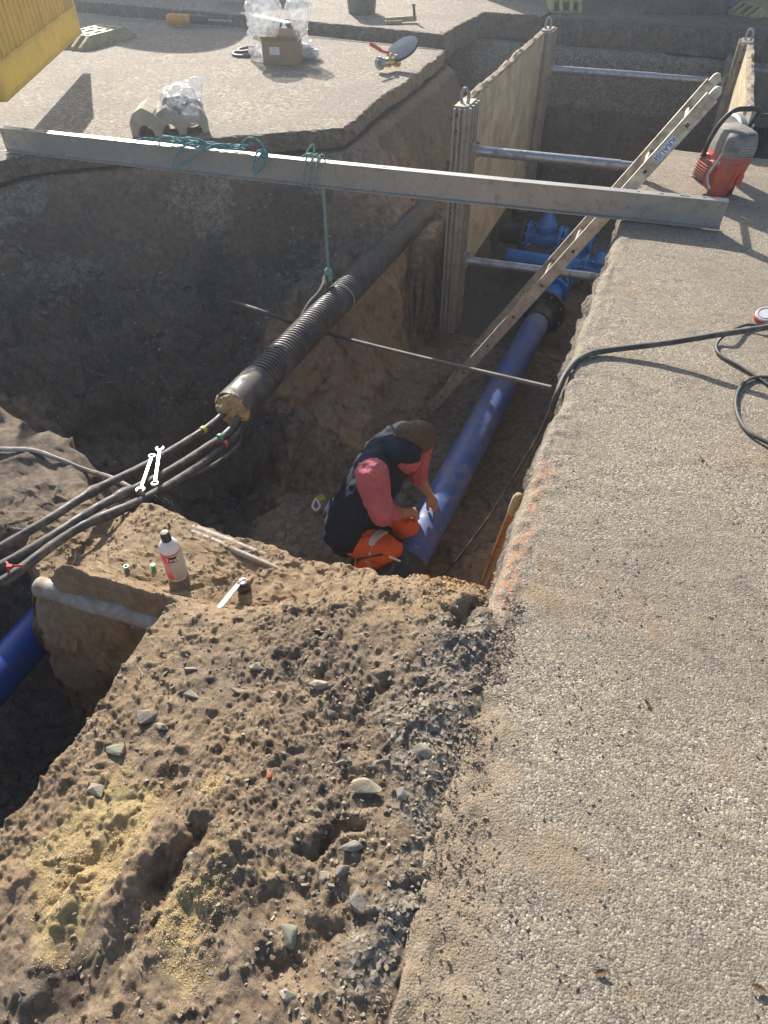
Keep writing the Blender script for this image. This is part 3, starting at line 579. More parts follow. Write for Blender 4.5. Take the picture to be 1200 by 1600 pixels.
STONES = [ # px,py, size px (w,h), mat, label
 (297,1047,30,20,'stone','sharp grey stone with a bright face, nearest the dark pit edge'),
 (402,1044,36,20,'stone_pale','flat squared stone with a thin pale top edge'),
 (376,1079,38,24,'stone','brown block of stone just below the squared flat one'),
 (498,1072,42,26,'stone_pale','long pale grey stone lying alone in the middle of the mound'),
 (519,1115,22,28,'stone','small upright grey pebble below the long pale stone'),
 (299,1086,34,12,'stone_pale','thin pale splinter of stone leaning on the mound'),
 (228,1122,42,32,'stone','large dark grey lump near the left side of the mound'),
 (253,1137,28,15,'stone_pale','small brown stone touching the large dark lump'),
 (186,1174,46,20,'stone_green','greenish flat stone with a crumpled outline'),
 (150,1237,30,36,'stone_pale','round brown cobble above the yellow sand'),
 (420,1212,18,22,'brick','orange broken piece of brick'),
 (571,1232,56,38,'stone_pale','broad cream stone with a notched lower corner'),
 (627,1243,20,34,'stone','narrow upright slate beside the broad cream stone'),
 (505,1370,22,24,'stone_pale','small ochre stone with a dark underside'),
 (559,1414,48,64,'stone','tall pointed grey slab of rock, biggest on the mound'),
 (454,1463,38,50,'stone_green','flat pale green slab low on the mound'),
 (643,1412,30,36,'stone_pale','whitish rough stone close to the pavement edge'),
 (452,1556,36,20,'stone_pale','cream flake of stone near the bottom of the picture'),
 (665,1106,24,20,'stone_pale','pale cobble in the grey grit, upper one'),
 (658,1176,32,46,'stone_pale','rounded tan stone half sunk in the grey grit'),
 (535,1192,26,16,'stone','small dark flat stone left of the sunken tan one'),
 (545,1325,50,16,'stone','long thin grey stone pressed flat into the dirt'),
 (532,1362,34,22,'stone','grey wedge of stone just above the tall pointed slab'),
]
for i, (px, py, w, h, mt, lab) in enumerate(STONES):
    p = on_ground(px, py); dist = (p - cam.location).length; r = w*dist/FPX/2
    bm = hull(r, i*7+3, 12, .5 if h < w else .42); S = Matrix.Scale(max(.6, h/w*1.05), 4, Vector((0, 1, 0)))
    bmesh.ops.transform(bm, matrix=Matrix.Rotation(random.uniform(-.35, .35), 4, 'Z') @ S, verts=bm.verts[:])
    bmesh.ops.bevel(bm, geom=bm.edges[:], offset=r*.05, segments=1, affect='EDGES'); me = bpy.data.meshes.new('stone'); bm.to_mesh(me); bm.free()
    o = link_mesh('stone', me, M[mt], None, False); o.location = p + Vector((0, 0, r*.18)); o.rotation_euler = (random.uniform(-.1,.35), random.uniform(-.2,.2), 0); tag(o, lab, 'stone', 'stones lying on the mound')
# ------------------------------------------------------------------ text helper
def text_mesh(s, size, depth=0.0006):
    c = bpy.data.curves.new('lettering', 'FONT'); c.body = s; c.size = size; c.extrude = depth; c.align_x = 'CENTER'; c.align_y = 'CENTER'; c.offset = size*.012
    o = bpy.data.objects.new('lettering', c); COL.objects.link(o); bpy.context.view_layer.update()
    me = bpy.data.meshes.new_from_object(o.evaluated_get(bpy.context.evaluated_depsgraph_get())); bpy.data.objects.remove(o); me.name = 'lettering'; me.materials.clear(); return me
def frame_mat(o, ex, ey, ez): return Matrix(((ex.x, ey.x, ez.x, o.x), (ex.y, ey.y, ez.y, o.y), (ex.z, ey.z, ez.z, o.z), (0, 0, 0, 1)))
# ------------------------------------------------------------------ aluminium beam across the pit
bL = at(8, 240, 0); bR = at(1123, 363, 0); bd = (bR - bL).normalized(); bn = Vector((-bd.y, bd.x, 0)); Zv = Vector((0, 0, 1))
bh = .148
beam = empty('metal_beam', (bL + bR)/2, 'long dull aluminium beam lying across the pit from pavement to pavement', 'beam')
b = MB(); L = (bR - bL).length; n = 60
prof = [(0,.0),(.052,.0),(.052,.006),(.031,.010),(.031,bh-.010),(.052,bh-.006),(.052,bh),(0,bh),(0,bh-.006),(.023,bh-.010),(.023,.010),(0,.006)]
for i in range(n):
    a0 = bL + bd*(L*i/n) + Zv*.012; b.prism([(x, z) for x, z in prof], a0, bn, Zv, bd, L/n) if i in (0, n-1) else None
vs = []; 
b = MB(); P_ = len(prof)
for i in range(n+1):
    o_ = bL + bd*(L*i/n) + Zv*(.012 - .010*math.sin(math.pi*i/n)); vs += [o_ + bn*x + Zv*(z + (random.uniform(-.0006,.0006) if i % 3 == 0 else 0)) for x, z in prof]
fs = [(i*P_+k, i*P_+(k+1) % P_, (i+1)*P_+(k+1) % P_, (i+1)*P_+k) for i in range(n) for k in range(P_)] + [tuple(range(P_)), tuple(n*P_+k for k in range(P_))]
b.add(vs, fs); s_ = b; s_.mi = 1
for d_, w_ in ((.05,.012),(.21,.05),(.36,.012),(.55,.012),(L-.12,.02),(L-.22,.05),(L-.34,.018),(L-.46,.012),(1.35,.04),(L-1.9,.03)):
    s_.box(bL + bd*d_ + Zv*(.012+bh-.006*math.sin(math.pi*d_/L)+.0005-.004*math.sin(math.pi*d_/L)) + bn*.026, w_, .010, .001, bd, bn, Zv)
s_.build('beam_profile', [M['alu'], M['dark']], beam)
# ------------------------------------------------------------------ trench shoring
sh = empty('trench_shoring', W(5.45, -1.5, FLOOR), 'sand coloured trench shoring panels on metal posts held apart by round struts', 'shoring')
ZT = .17; ZB = -1.27
def panel(v, u0, u1, face):
    p = MB(); hts = [ZB, -.95, -.62, -.30, -.02, ZT-.02]
    for i in range(5):
        z0, z1 = hts[i]+.003, hts[i+1]-.003; p.box(W((u0+u1)/2, v, (z0+z1)/2), u1-u0, .055, z1-z0, AX, NX, Zv)
    p.box(W((u0+u1)/2, v, (ZB+ZT)/2-.01), u1-u0-.004, .046, ZT-ZB-.04, AX, NX, Zv); return p.build('panel', M['panel'], sh, bevel=.004)
def caked(v, u0, u1):
    k = 90; vs = []; prof = [(-.03,-.012),(-.026,.008),(0,.016),(.026,.008),(.03,-.014)]
    for i in range(k+1):
        u = u0 + (u1-u0)*i/k
        for x, z in prof:
            q = float(fbm(np.array([u]), np.array([x*3+v]), z*9, 9, 4)[0]); vs.append(W(u, v + x*(1+q*.25), ZT - .02 + z*(1+1.6*q) + .006*q))
    m_ = MB(); m_.add(vs, [(i*5+j, i*5+j+1, (i+1)*5+j+1, (i+1)*5+j) for i in range(k) for j in range(4)]); m_.build('soil_crust', M['panel_dirt'], sh, True)
def post(u, v, side, ztop=ZT):
    p = MB(); z0 = -1.62; hh = ztop - z0; zc = (ztop+z0)/2; w = .24
    # grooved post: rails proud of a web, on the trench side and toward the camera end
    p.box(W(u, v, zc), w, .10, hh, AX, NX, Zv)
    for du in (-.105, -.03, .05, .11): p.box(W(u+du, v + side*.062, zc-.004), .024, .03, hh-.01, AX, NX, Zv)
    for dv in (-.038, 0.0, .038): p.box(W(u - w/2 - .012, v+dv, zc-.006), .028, .018, hh-.015, AX, NX, Zv)
    p.mi = 1
    for zz in (ztop-.06, ztop-.16, ztop-.75, ztop-1.2, ztop-1.5): p.lathe([(.009, 0), (.009, .002)], W(u + .013, v + side*.0495, zz), NX*side, 10); p.lathe([(.009, 0), (.009, .002)], W(u-w/2-.0005, v-.019, zz), -AX, 10)
    o = p.build('post', [M['post'], M['dark']], sh)
    r = MB(); c = W(u - .02, v, ztop - .01)
    pts = [c + NX*(math.cos(a)*.028) + Zv*(.045 + math.sin(a)*.055) for a in [i*math.pi/8 for i in range(17)]]
    r.tube(pts, .012, 8); r.build('lifting_eye', M['galv'], o, True); return o
panel(-1.50, 5.55, 8.35, 1); caked(-1.50, 5.55, 8.35); post(5.45, -1.47, 1); post(8.45, -1.47, 1)
panel(.46, 5.72, 8.45, -1); caked(.46, 5.72, 8.45); post(5.68, .43, -1); post(8.55, .43, -1)
def strut(a, b, r=.036):
    m_ = MB(); d = (b-a).normalized(); Ls = (b-a).length
    m_.lathe([(r*1.25, .03), (r*1.25, .05), (r, .052), (r, Ls*.62), (r*.86, Ls*.62+.003), (r*.86, Ls-.04)], a, d, 20)
    o = m_.build('strut', M['galv'], sh, True)
    for p_, dd in ((a, d), (b, -d)):
        k = MB(); k.box(p_ + dd*.006, .10, .016, .13, AX, dd, Zv); k.box(p_ + dd*.022 + AX*.035, .012, .035, .11, AX, dd, Zv); k.box(p_ + dd*.022 - AX*.035, .012, .035, .11, AX, dd, Zv)
        k.lathe([(.014, -.055), (.014, .055)], p_ + dd*.03, AX, 10); k.build('bracket', M['post'], o, bevel=.002)
for u, z in ((5.47, -.15), (8.40, -.17), (5.47, -1.0)): strut(W(u, -1.39, z), W(u + .14, .35, z-.01))
# ------------------------------------------------------------------ ladder
LS = 1.06
lA = Vector((1.565, 3.921, -1.031))*LS + Vector((0, 0, H)); lB = Vector((-.142, .040, -.238))*LS; ld = lB.normalized(); lside = AX.copy(); lside = (lside - ld*lside.dot(ld)).normalized(); ln = ld.cross(lside).normalized()
if ln.z < 0: ln = -ln
ladder = empty('ladder', lA + lB*8.4, 'aluminium ladder leaning against the right pavement edge and reaching down into the trench', 'ladder')
LWd = .40; t0, t1 = -.55, 8.55; sp = lB.length
def rail(off, outer):
    m_ = MB(); c = lambda t: lA + lB*t + lside*off
    dpt = .068; web = .004; hole = .026
    m_.bar(c(t0) + ln*(dpt/2), c(t1) + ln*(dpt/2), .026, .005, lside); m_.bar(c(t0) - ln*(dpt/2), c(t1) - ln*(dpt/2), .026, .005, lside)
    w0 = off; segs = [t0] + [k + s for k in range(0, 9) for s in (-hole/2/sp, hole/2/sp)] + [t1]
    for i in range(0, len(segs), 2): m_.bar(c(segs[i]) + lside*(outer*.011), c(segs[i+1]) + lside*(outer*.011), web, dpt-.005, lside)
    for k in range(0, 9):
        for sgn in (-1, 1):
            a = c(k - hole/2/sp) + lside*(outer*.011) + ln*(sgn*(dpt/4 + hole/4)); b_ = c(k + hole/2/sp) + lside*(outer*.011) + ln*(sgn*(dpt/4 + hole/4)); m_.bar(a, b_, web, dpt/2 - hole/2 - .0025, lside)
    o = m_.build('side_rail', M['alu_ladder'], ladder, bevel=.0012)
    e = MB(); e.bar(c(t0 - .10), c(t0 + .02), .032, dpt*.72, lside); e.lathe([(.001, -.016), (dpt*.36, -.0155), (dpt*.36, .0155), (.001, .016)], c(t0 - .10), lside, 20); e.build('end_cap', M['alu_ladder'], o, bevel=.003)
rail(0, -1); rail(LWd, 1)
for k in range(0, 9):
    m_ = MB(); a = lA + lB*k - lside*.014; b_ = lA + lB*k + lside*(LWd + .014); w = .0255
    for sgn in (-1, 1):
        m_.bar(a + ln*sgn*(w/2-.001), b_ + ln*sgn*(w/2-.001), w, .002, ld); m_.bar(a + ld*sgn*(w/2-.001), b_ + ld*sgn*(w/2-.001), w-.0045, .002, ln)
    m_.box((a+b_)/2, LWd - .06, w-.005, w-.005, lside, ln, ld)
    m_.build('rung', M['alu_ladder'], ladder)
# sticker with lettering between the first two rungs
sc_ = lA + lB*.52 + lside*(-.0135 - .0012); ex = lB.normalized(); ey = ln; ez = -lside
if ex.cross(ey).dot(ez) < 0: ey = -ey
st = MB(); st.box(sc_, .150, .046, .0014, ex, ey, ez); so_ = st.build('sticker', M['white'], ladder)
st = MB()
for sy_ in (-1, 1): st.box(sc_ + ey*(.0205*sy_) + ez*.0009, .144, .0016, .0006, ex, ey, ez)
st.build('sticker_border', M['ink_blue'], so_)
me = text_mesh('KRAUSE', .041); me.transform(frame_mat(sc_ + ez*.0012 - ey*.001, ex, ey, ez)); link_mesh('lettering', me, M['ink_blue'], so_, False)
# ------------------------------------------------------------------ blue water pipe and valves
PZ = -1.55; pr = .110
p0 = at(630, 893, PZ); p1 = at(846, 491, PZ); pd = (p1 - p0).normalized()
pipe = empty('blue_water_pipe', p0, 'straight blue water pipe along the trench floor beside the worker', 'pipe')
Lp = (p1-p0).length; m_ = MB(); m_.lathe([(pr*.9, -.02), (pr, 0)] + [(pr, Lp*i/40) for i in range(1, 41)], p0, pd, 40); m_.build('pipe_run', M['blue'], pipe, True)
m_ = MB(); m_.lathe([(pr*.95, -.16), (pr*1.15, -.155), (pr*1.19, -.14), (pr*1.19, .05), (pr*1.13, .056), (pr*1.0, .058)], p0, pd, 40); m_.build('end_coupler', M['black'], pipe, True)
m_ = MB(); m_.lathe([(pr*1.01, -.20), (pr*1.14, -.19), (pr*1.14, -.02), (pr*1.35, .0), (pr*1.35, .02), (pr*1.9, .022), (pr*1.9, .055), (.02, .056)], p1, pd, 36); fl = m_.build('flange_adapter', M['black'], pipe, True)
FLANGE_AT = (p1 + pd*.045, pd, pr*1.62, fl)
for k, (d_, a) in enumerate([(.12, 1.25), (.95, 1.0), (.36, .5), (1.2, .7), (1.95, 1.1)]):
    c = p0 + pd*d_; e1 = pd.cross(Zv).normalized()
    nn = (Zv*math.sin(a) - e1*0 + e1*(-math.cos(a)*-1)).normalized(); tt = pd.cross(nn)
    m_ = MB(); m_.tube([c + nn*(pr+.0005) + tt*(.010*math.cos(q)) + pd*(.007*math.sin(q)) for q in [j*.55 for j in range(9 if k == 0 else 5)]], .0011, 5); m_.build('chalk_mark', M['white'], pipe)
vroot = p1 + pd*.06
vg = empty('valve_assembly', vroot, 'bright blue gate valves and flanged fittings bolted together at the far end of the pipe', 'valve')
def flange(mb, c, d, r=.15, t=.028, n=8):
    mb.lathe([(r, 0), (r, t)], c, d, 32); d = Vector(d).normalized(); e1 = d.orthogonal().normalized(); e2 = d.cross(e1)
_bolt = None
def bolts(c, d, r, par, ln_=.05, n=8):
    global _bolt
    if _bolt is None: _bolt = bpy.data.meshes.new('bolt'); k = MB(); k.lathe([(.012, -.042), (.012, .042)], (0,0,0), Zv, 6); _bolt.from_pydata(k.v, [], k.f); _bolt.materials.append(M['galv'])
    d = Vector(d).normalized(); e1 = d.orthogonal().normalized(); e2 = d.cross(e1)
    for i in range(n):
        a = i*2*math.pi/n + .3; o = bpy.data.objects.new('bolt', _bolt); COL.objects.link(o); o.parent = par; o.matrix_parent_inverse = pworld(par).inverted()
        o.location = c + e1*r*math.cos(a) + e2*r*math.sin(a); o.rotation_euler = d.to_track_quat('Z', 'Y').to_euler()
def gate_valve(c, d, sc=1.0, par=vg, tall=.30):
    d = Vector(d).normalized(); b_ = MB()
    b_.lathe([(.075*sc, -.15*sc), (.07*sc, -.09*sc), (.095*sc, -.04*sc), (.095*sc, .04*sc), (.07*sc, .09*sc), (.075*sc, .15*sc)], c, d, 28)
    b_.lathe([(.14*sc, -.165*sc), (.14*sc, -.14*sc)], c, d, 30); b_.lathe([(.14*sc, .14*sc), (.14*sc, .165*sc)], c, d, 30)
    b_.lathe([(.085*sc, 0), (.088*sc, .09*sc), (.115*sc, .10*sc), (.115*sc, .135*sc), (.10*sc, .14*sc), (.075*sc, .20*sc), (.045*sc, .24*sc), (.04*sc, tall*sc), (.018*sc, tall*sc+.002), (.016*sc, (tall+.07)*sc)], c, Zv, 26, .8)
    o = b_.build('valve_body', M['valve'], par, True); bolts(c + d*.155*sc, d, .115*sc, o, .035*sc); bolts(c - d*.155*sc, d, .115*sc, o, .035*sc); return o
def straight(a, b_, r, mat, name='spool'):
    m_ = MB(); d = b_-a; m_.lathe([(r, 0), (r, d.length)], a, d, 28); m_.lathe([(.14, 0), (.14, .025)], a, d, 30); m_.lathe([(.14, d.length-.025), (.14, d.length)], a, d, 30); return m_.build(name, mat, vg, True)
bolts(*FLANGE_AT)
c0 = vroot
straight(c0, c0 + pd*.42, .09, M['valve']); v1 = gate_valve(c0 + pd*.62 + Zv*.02, pd, 1.0)
tee = c0 + pd*1.02
m_ = MB(); m_.lathe([(.085, -.24), (.085, .24)], tee, pd, 28); m_.lathe([(.085, -.62), (.085, .42)], tee, NX, 28)
for q in (-.24, .215): m_.lathe([(.14, q), (.14, q+.025)], tee, pd, 30)
m_.lathe([(.14, .17), (.14, .195)], tee, NX, 30); m_.build('tee_piece', M['valve'], vg, True); bolts(tee - pd*.25, pd, .115, vg)
gate_valve(tee + NX*.30 + Zv*.0, NX, .85, tall=.22); 
v3 = c0 + pd*1.42 - NX*.34
gate_valve(v3 + Zv*.08, NX, 1.1, tall=.32); m_ = MB(); m_.lathe([(.10, -.22), (.11, .0), (.155, .02), (.155, .05)], v3 - NX*.26 + Zv*.08, NX, 28); m_.build('black_pipe_end', M['black'], vg, True)
gate_valve(c0 + pd*1.75 + NX*.02, pd, 1.0, tall=.3)
straight(v3 + NX*.2 + Zv*.08, v3 + NX*.5 + Zv*.08, .075, M['valve'])
m_ = MB(); m_.tube(catmull([W(6.9,-.3,-1.55), W(6.9,.0,-1.45), W(6.85,.3,-1.2)]), .05, 14); m_.build('branch_pipe', M['valve'], vg, True)
# second blue pipe in the near pit
q0 = at(-25, 1082, -.95); q1 = at(92, 948, -.95); qd = (q1-q0).normalized(); q0 = q0 - qd*1.2; q1 = q1 + qd*.35
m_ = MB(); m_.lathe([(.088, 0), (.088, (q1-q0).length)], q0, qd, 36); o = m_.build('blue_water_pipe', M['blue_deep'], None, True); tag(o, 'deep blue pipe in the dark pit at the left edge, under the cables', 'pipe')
# ------------------------------------------------------------------ corrugated conduit with its cables
c0_ = at(362, 640, -.70); c1_ = W(5.75, -1.83, -.74); cd_ = (c1_ - c0_).normalized()
cdt = empty('corrugated_conduit', c0_, 'black ribbed conduit hanging over the pit, smooth sleeve at its cut end', 'conduit')
Lc = (c1_-c0_).length; prof = [(.101, 0), (.105, .004), (.105, .30), (.100, .305)]; x = .31; pitch = .027
m_ = MB(); m_.lathe([(.085, -.001)] + prof[:], c0_, cd_, 36); m_.build('sleeve', M['conduit'], cdt, True)
prof = []; 
while x < Lc: prof += [(.0865, x), (.0865, x+.007), (.0985, x+.011), (.0995, x+.017), (.0985, x+.022)]; x += pitch
sag = [];  m_ = MB(); m_.lathe(prof, c0_, cd_, 30); m_.build('ribbed_tube', M['conduit'], cdt, True)
fo = blob('foam_plug', [], M['foam'], cdt, .007, 1, .012, 26, [(c0_ + cd_*.012, .098, .098, .05, cd_.to_track_quat('Z', 'Y').to_matrix()), (c0_ + Vector((.03,-.01,-.045)), .05, .035, .045, None), (c0_ + Vector((-.035,-.01,.02)), .04, .03, .035, None)])
def cable(name, pts, r, mat, label, cat, group=None, joints=(), n=10):
    P3 = catmull(pts, 10); m_ = MB(); rr = []
    for i in range(len(P3)):
        f = 1
        for j, w, k in joints: f = max(f, 1 + k*math.exp(-((i/len(P3)-j)/w)**4))
        rr.append(r*f*(1 + .03*math.sin(i*1.7)))
    m_.tube(P3, rr, n); o = m_.build(name, mat, None, True); tag(o, label, cat, group); return o
G = 'black cables running from the conduit'
def cp(l, zs): return [at(x, y, z) for (x, y), z in zip(l, zs)]
cA = cable('cable', [c0_ + cd_*.3 + Vector((-.02,0,.01))] + cp([(340,655),(290,690),(225,728),(165,757),(128,778),(75,812),(0,856),(-60,890)], [-.70,-.66,-.57,-.49,-.455,-.42,-.42,-.42]), .0185, M['cable'], 'uppermost black cable with a yellow ring, leaving the foam end of the conduit', 'cable', G, [(.56,.035,.35)])
cB = cable('cable', [c0_ + cd_*.3] + cp([(362,668),(320,700),(262,737),(212,763),(180,778),(135,803),(75,842),(0,885),(-60,915)], [-.72,-.68,-.58,-.51,-.48,-.45,-.43,-.43,-.43]), .019, M['cable'], 'middle black cable with a green ring under the two spanners', 'cable', G, [(.5,.04,.4)])
cC = cable('cable', [c0_ + cd_*.3 + Vector((.03,0,-.02))] + cp([(372,672),(330,712),(280,748),(228,778),(180,800),(128,822),(85,850),(20,898),(-40,935)], [-.76,-.72,-.62,-.53,-.49,-.46,-.44,-.43,-.43]), .020, M['cable'], 'lowest black cable with a red ring, caked with dry earth along the ledge', 'cable', G, [(.58,.05,.15)])
cable('cable', [c0_ + cd_*1.3 - Zv*.10, c0_ + cd_*.6 - Zv*.12] + cp([(383,665),(372,695),(340,722),(300,742),(262,755)], [-.80,-.78,-.74,-.68,-.62]), .0105, M['cable'], 'thinner black cable looping below the thick ones from the conduit', 'cable', G)
def band(par, c, d, r, w, mat):
    m_ = MB(); m_.lathe([(r, -w/2), (r, w/2)], c, d, 18); m_.build('marking_ring', mat, par, True)
M['band_y'] = simple('yellow_tape', (.65,.55,.05)); M['band_g'] = simple('green_tape', (.08,.38,.2)); M['band_r'] = simple('red_tape', (.5,.08,.06))
band(cA, at(317,672,-.685), at(317,672,-.685)-at(300,684,-.67), .0205, .022, M['band_y'])
band(cB, at(343,684,-.70), at(343,684,-.70)-at(325,697,-.685), .0212, .02, M['band_g'])
band(cC, at(350,694,-.735), at(350,694,-.735)-at(330,712,-.72), .0222, .02, M['band_r'])
m_ = MB(); q = at(20, 893, -.415); m_.tube([q+Vector((-.03,.03,.02)), q+Vector((0,0,.03)), q+Vector((.045,.012,.02))], .004, 6); m_.tube([q+Vector((-.005,.0,.03)), q+Vector((0,-.025,.01))], .005, 6); m_.box(q+Zv*.03, .02, .012, .01)
tag(m_.build('cable_clip', M['red'], None), 'small red clip on the cables near the left picture edge', 'clip')
# spanners lying across the cables
def spanner(a, b_, name, label, flip):
    a = Vector(a); b_ = Vector(b_); d = (b_-a); L_ = d.length; d.normalize(); up = Zv - d*Zv.dot(d); up.normalize(); e = d.cross(up); m_ = MB(); th_ = .007
    m_.prism([(-.008,.02),(-.0075,L_-.022),(.0075,L_-.022),(.008,.02)], a - up*(th_/2), e, d, up, th_)
    # ring end
    R0, R1 = .0175, .010; k = 20; vs = []
    for z in (-.0055, .0055):
        for r in (R0, R1):
            for i in range(k): an = 2*math.pi*i/k; vs.append(a + e*(r*math.cos(an)) + d*(r*math.sin(an)+.006) + up*z)
    fs = []
    for i in range(k):
        j = (i+1) % k; fs += [(i, j, k+j, k+i), (2*k+i, 2*k+j, 3*k+j, 3*k+i), (i, j, 2*k+j, 2*k+i), (k+i, k+j, 3*k+j, 3*k+i)]
    m_.add(vs, fs)
    # open jaw end
    o_ = b_ - d*.018; jaw = [(-.008,-.012),(-.019,.0),(-.021,.012),(-.016,.027),(-.009,.030),(-.0095,.010),(0,.003),(.0095,.010),(.012,.028),(.018,.022),(.021,.010),(.018,-.002),(.008,-.012)]
    m_.prism(jaw, o_ - up*.005, e, d, up, .010)
    o = m_.build(name, M['chrome'], None, bevel=.0012); tag(o, label, 'spanner')
zc_ = lambda px, py, z: at(px, py, z)
spanner(zc_(238,712,-.535), zc_(219,767,-.485), 'spanner', 'left spanner on the cables, ring end up and open jaw toward the bottle', 0)
spanner(zc_(242,757,-.495), zc_(250,700,-.535), 'spanner', 'right spanner on the cables, open jaw pointing up and ring end down', 1)
# ------------------------------------------------------------------ ropes
def rope(par, name, pts, r, mat, smooth=6):
    P3 = catmull(pts, smooth); m_ = MB(); m_.tube(P3, r, 8, True, lambda i, a: 1 + .16*math.sin(3*a + i*1.3)); return m_.build(name, mat, par, True)
bx = lambda px, h=.16, off=.0: (lambda t: bL + bd*t + Zv*(h) + bn*off)
def bpt(px, h=.165, off=.026):       # point on the beam seen at this photo column
    lo, hi = 0.0, L
    for _ in range(40):
        mid = (lo+hi)/2; p = bL + bd*mid + Zv*h + bn*off - cam.location; x = 600 + FPX*p.x/p.dot(cF)
        if x < px: lo = mid
        else: hi = mid
    return bL + bd*lo + Zv*h + bn*off
rb = empty('rope_bundle', bpt(340), 'tangled teal rope coiled along the top of the beam', 'rope')
q = random.Random(5)
for k in range(7):
    pts = []; x = 232 + q.uniform(-6, 40) + 6*k; end = q.uniform(370, 412)
    while x < end: pts.append(bpt(x, .168 + q.uniform(.0, .03) + .012*math.sin(x*.05+k), .026 + q.uniform(-.035, .035))); x += q.uniform(18, 34)
    rope(rb, 'strand', pts, .0052, M['rope'])
for spec in ([(215,.172,.0),(225,.185,.0),(238,.178,.03),(248,.168,.04)], [(250,.14,-.02),(249,.19,.0),(262,.2,.02),(285,.18,.02)], [(270,.04,-.03),(274,.10,-.028),(290,.175,-.01),(310,.182,.03)], [(272,.03,-.032),(278,.05,-.034),(305,.12,-.028),(330,.178,.0)],
             [(372,.17,.0),(385,.235,.02),(402,.232,.02),(412,.185,.0),(398,.12,-.02),(395,.07,-.03),(402,.06,-.03),(412,.11,-.025),(416,.17,.0)], [(400,.17,0),(412,.19,-.01),(418,.16,-.02),(408,.10,-.03),(400,.075,-.032),(397,.13,-.02),(404,.18,0)]):
    rope(rb, 'strand', [bpt(x, h, o) for x, h, o in spec], .0055, M['rope'])
kn = bpt(412, .165, -.005); blob('knot', [], M['rope'], rb, .004, 1, .004, 90, [(kn, .020, .016, .022, None)])
hr = empty('hanging_rope', bpt(500, .01), 'teal rope looped round the beam, hanging down to hold up the ribbed conduit', 'rope')
for k in range(3):
    x0 = 470 + 9*k
    rope(hr, 'loop', [bpt(x0+18, .175, .055), bpt(x0+13, .18, .03), bpt(x0+9, .165, .0), bpt(x0+3, .09, -.008), bpt(x0, .01, -.006), bpt(x0+4, .0, .03), bpt(x0+12, .02, .06), bpt(x0+18, .1, .062), bpt(x0+18, .175, .055)], .0052, M['rope_pale'])
rope(hr, 'loop', [bpt(476,.17,.0), bpt(482,.21,.02), bpt(489,.235,.03), bpt(491,.2,.04), bpt(489,.175,.05)], .0055, M['rope_pale'])
rope(hr, 'loop', [bpt(474,.17,.0), bpt(480,.19,-.01), bpt(492,.185,-.01), bpt(499,.17,.0)], .0075, M['rope_pale'])
top = bpt(505, .005, .026); cc = c0_ + cd_*((top - c0_).dot(cd_)); kz = cc + Zv*.17; kz.x = top.x; kz.y = top.y
for s_k in (-.004, .005): rope(hr, 'hanging_strand', [bpt(500,.16,.05), bpt(504,.03,.045), top + Vector((s_k,0,-.02)), (top*.5+kz*.5) + Vector((s_k*1.2,0,0)), kz + Vector((s_k,0,.0))], .0042, M['rope_pale'])
blob('knot', [], M['rope_pale'], hr, .005, 1, .006, 80, [(kz, .024, .02, .035, None), (kz - Zv*.04 + NX*.005, .017, .016, .024, None)])
sd_ = cd_.cross(Zv).normalized()
ring = [cc + (sd_*math.cos(a) + Zv*math.sin(a))*.107 + cd_*(.012*math.cos(a)) for a in [math.pi*.62 - i*math.pi*2/22 for i in range(19)]]
rope(hr, 'sling', [kz - Zv*.05] + ring + [kz - Zv*.04 - sd_*.01], .0050, M['rope_pale'], 3)
m_ = MB(); m_.tube(catmull([kz - Zv*.03 - sd_*.02, cc - sd_*.075 + Zv*.10 - cd_*.10, cc - sd_*.115 + Zv*.03 - cd_*.26, cc - sd_*.115 - Zv*.06 - cd_*.36, cc - sd_*.05 - Zv*.105 - cd_*.44]), [.020]*33, 10, True, lambda i, a: .7 + .5*abs(math.cos(a)) + .1*math.sin(i*1.1)); m_.build('cloth_strap', M['tarp'], hr, True)
# ------------------------------------------------------------------ thin rod across the trench
_r0 = on_ground(300, 458, -1.0); _r0.z += .02; _rm = on_ground(390, 484, -.95); _rm.z += .02; _r2 = at(862, 606, -.36); _r1 = at(478, 512, -.90); print('rod', _r0, _rm, _r1, _r2, on_ground(478,512,-.9))
m_ = MB(); m_.tube(catmull([_r0, _rm, _r1, _r1*.5 + _r2*.5 - Vector((0,0,.01)), _r2]), .0125, 8)
M['rodm'] = simple('rod_metal', (.11,.10,.09), .7, .0, .3, 20, .3)
tag(m_.build('steel_rod', M['rodm'], None, True), 'thin grey rod stretched across the pit beneath the ribbed conduit', 'rod')
# ------------------------------------------------------------------ hoses
hz = [at(1260,498,.19), at(1200,511,.17), at(1120,523,.12), at(1040,536,.06), at(960,546,.022), at(921,553,.012), at(897,568,.008), at(880,592,-.01), at(868,622,-.05), at(858,650,-.15), at(838,690,-.38), at(800,752,-.85), at(770,800,-1.22), at(735,848,-1.45), at(700,892,-1.62), at(672,920,-1.70), at(640,940,-1.7)]
m_ = MB(); m_.tube(catmull(hz, 8), [.0125]*70 + [.0125 - .004*min(1, i/20) for i in range(200)], 10)
m_.build('hose', M['hose'], None, True); o = bpy.data.objects['hose']; tag(o, 'long black hose drooping from the pavement down into the trench past the wooden handle', 'hose')
m_ = MB(); m_.tube(catmull([at(1270,480,.06), at(1200,506,.03), at(1165,508,.02), at(1140,519,.035), at(1122,534,.012), at(1120,548,.010), at(1135,561,.010), at(1165,578,.010), at(1215,610,.010), at(1270,640,.01)], 8), .0065, 8)
tag(m_.build('hose', M['hose'], None, True), 'thin dark hose curling on the pavement near the red object', 'hose')
m_ = MB(); m_.tube(catmull([at(1260,600,.012), at(1205,590,.012), at(1172,592,.012), at(1155,608,.010), at(1149,630,.010), at(1155,655,.010), at(1172,676,.012), at(1210,696,.015), at(1270,715,.015)], 8), .0075, 8)
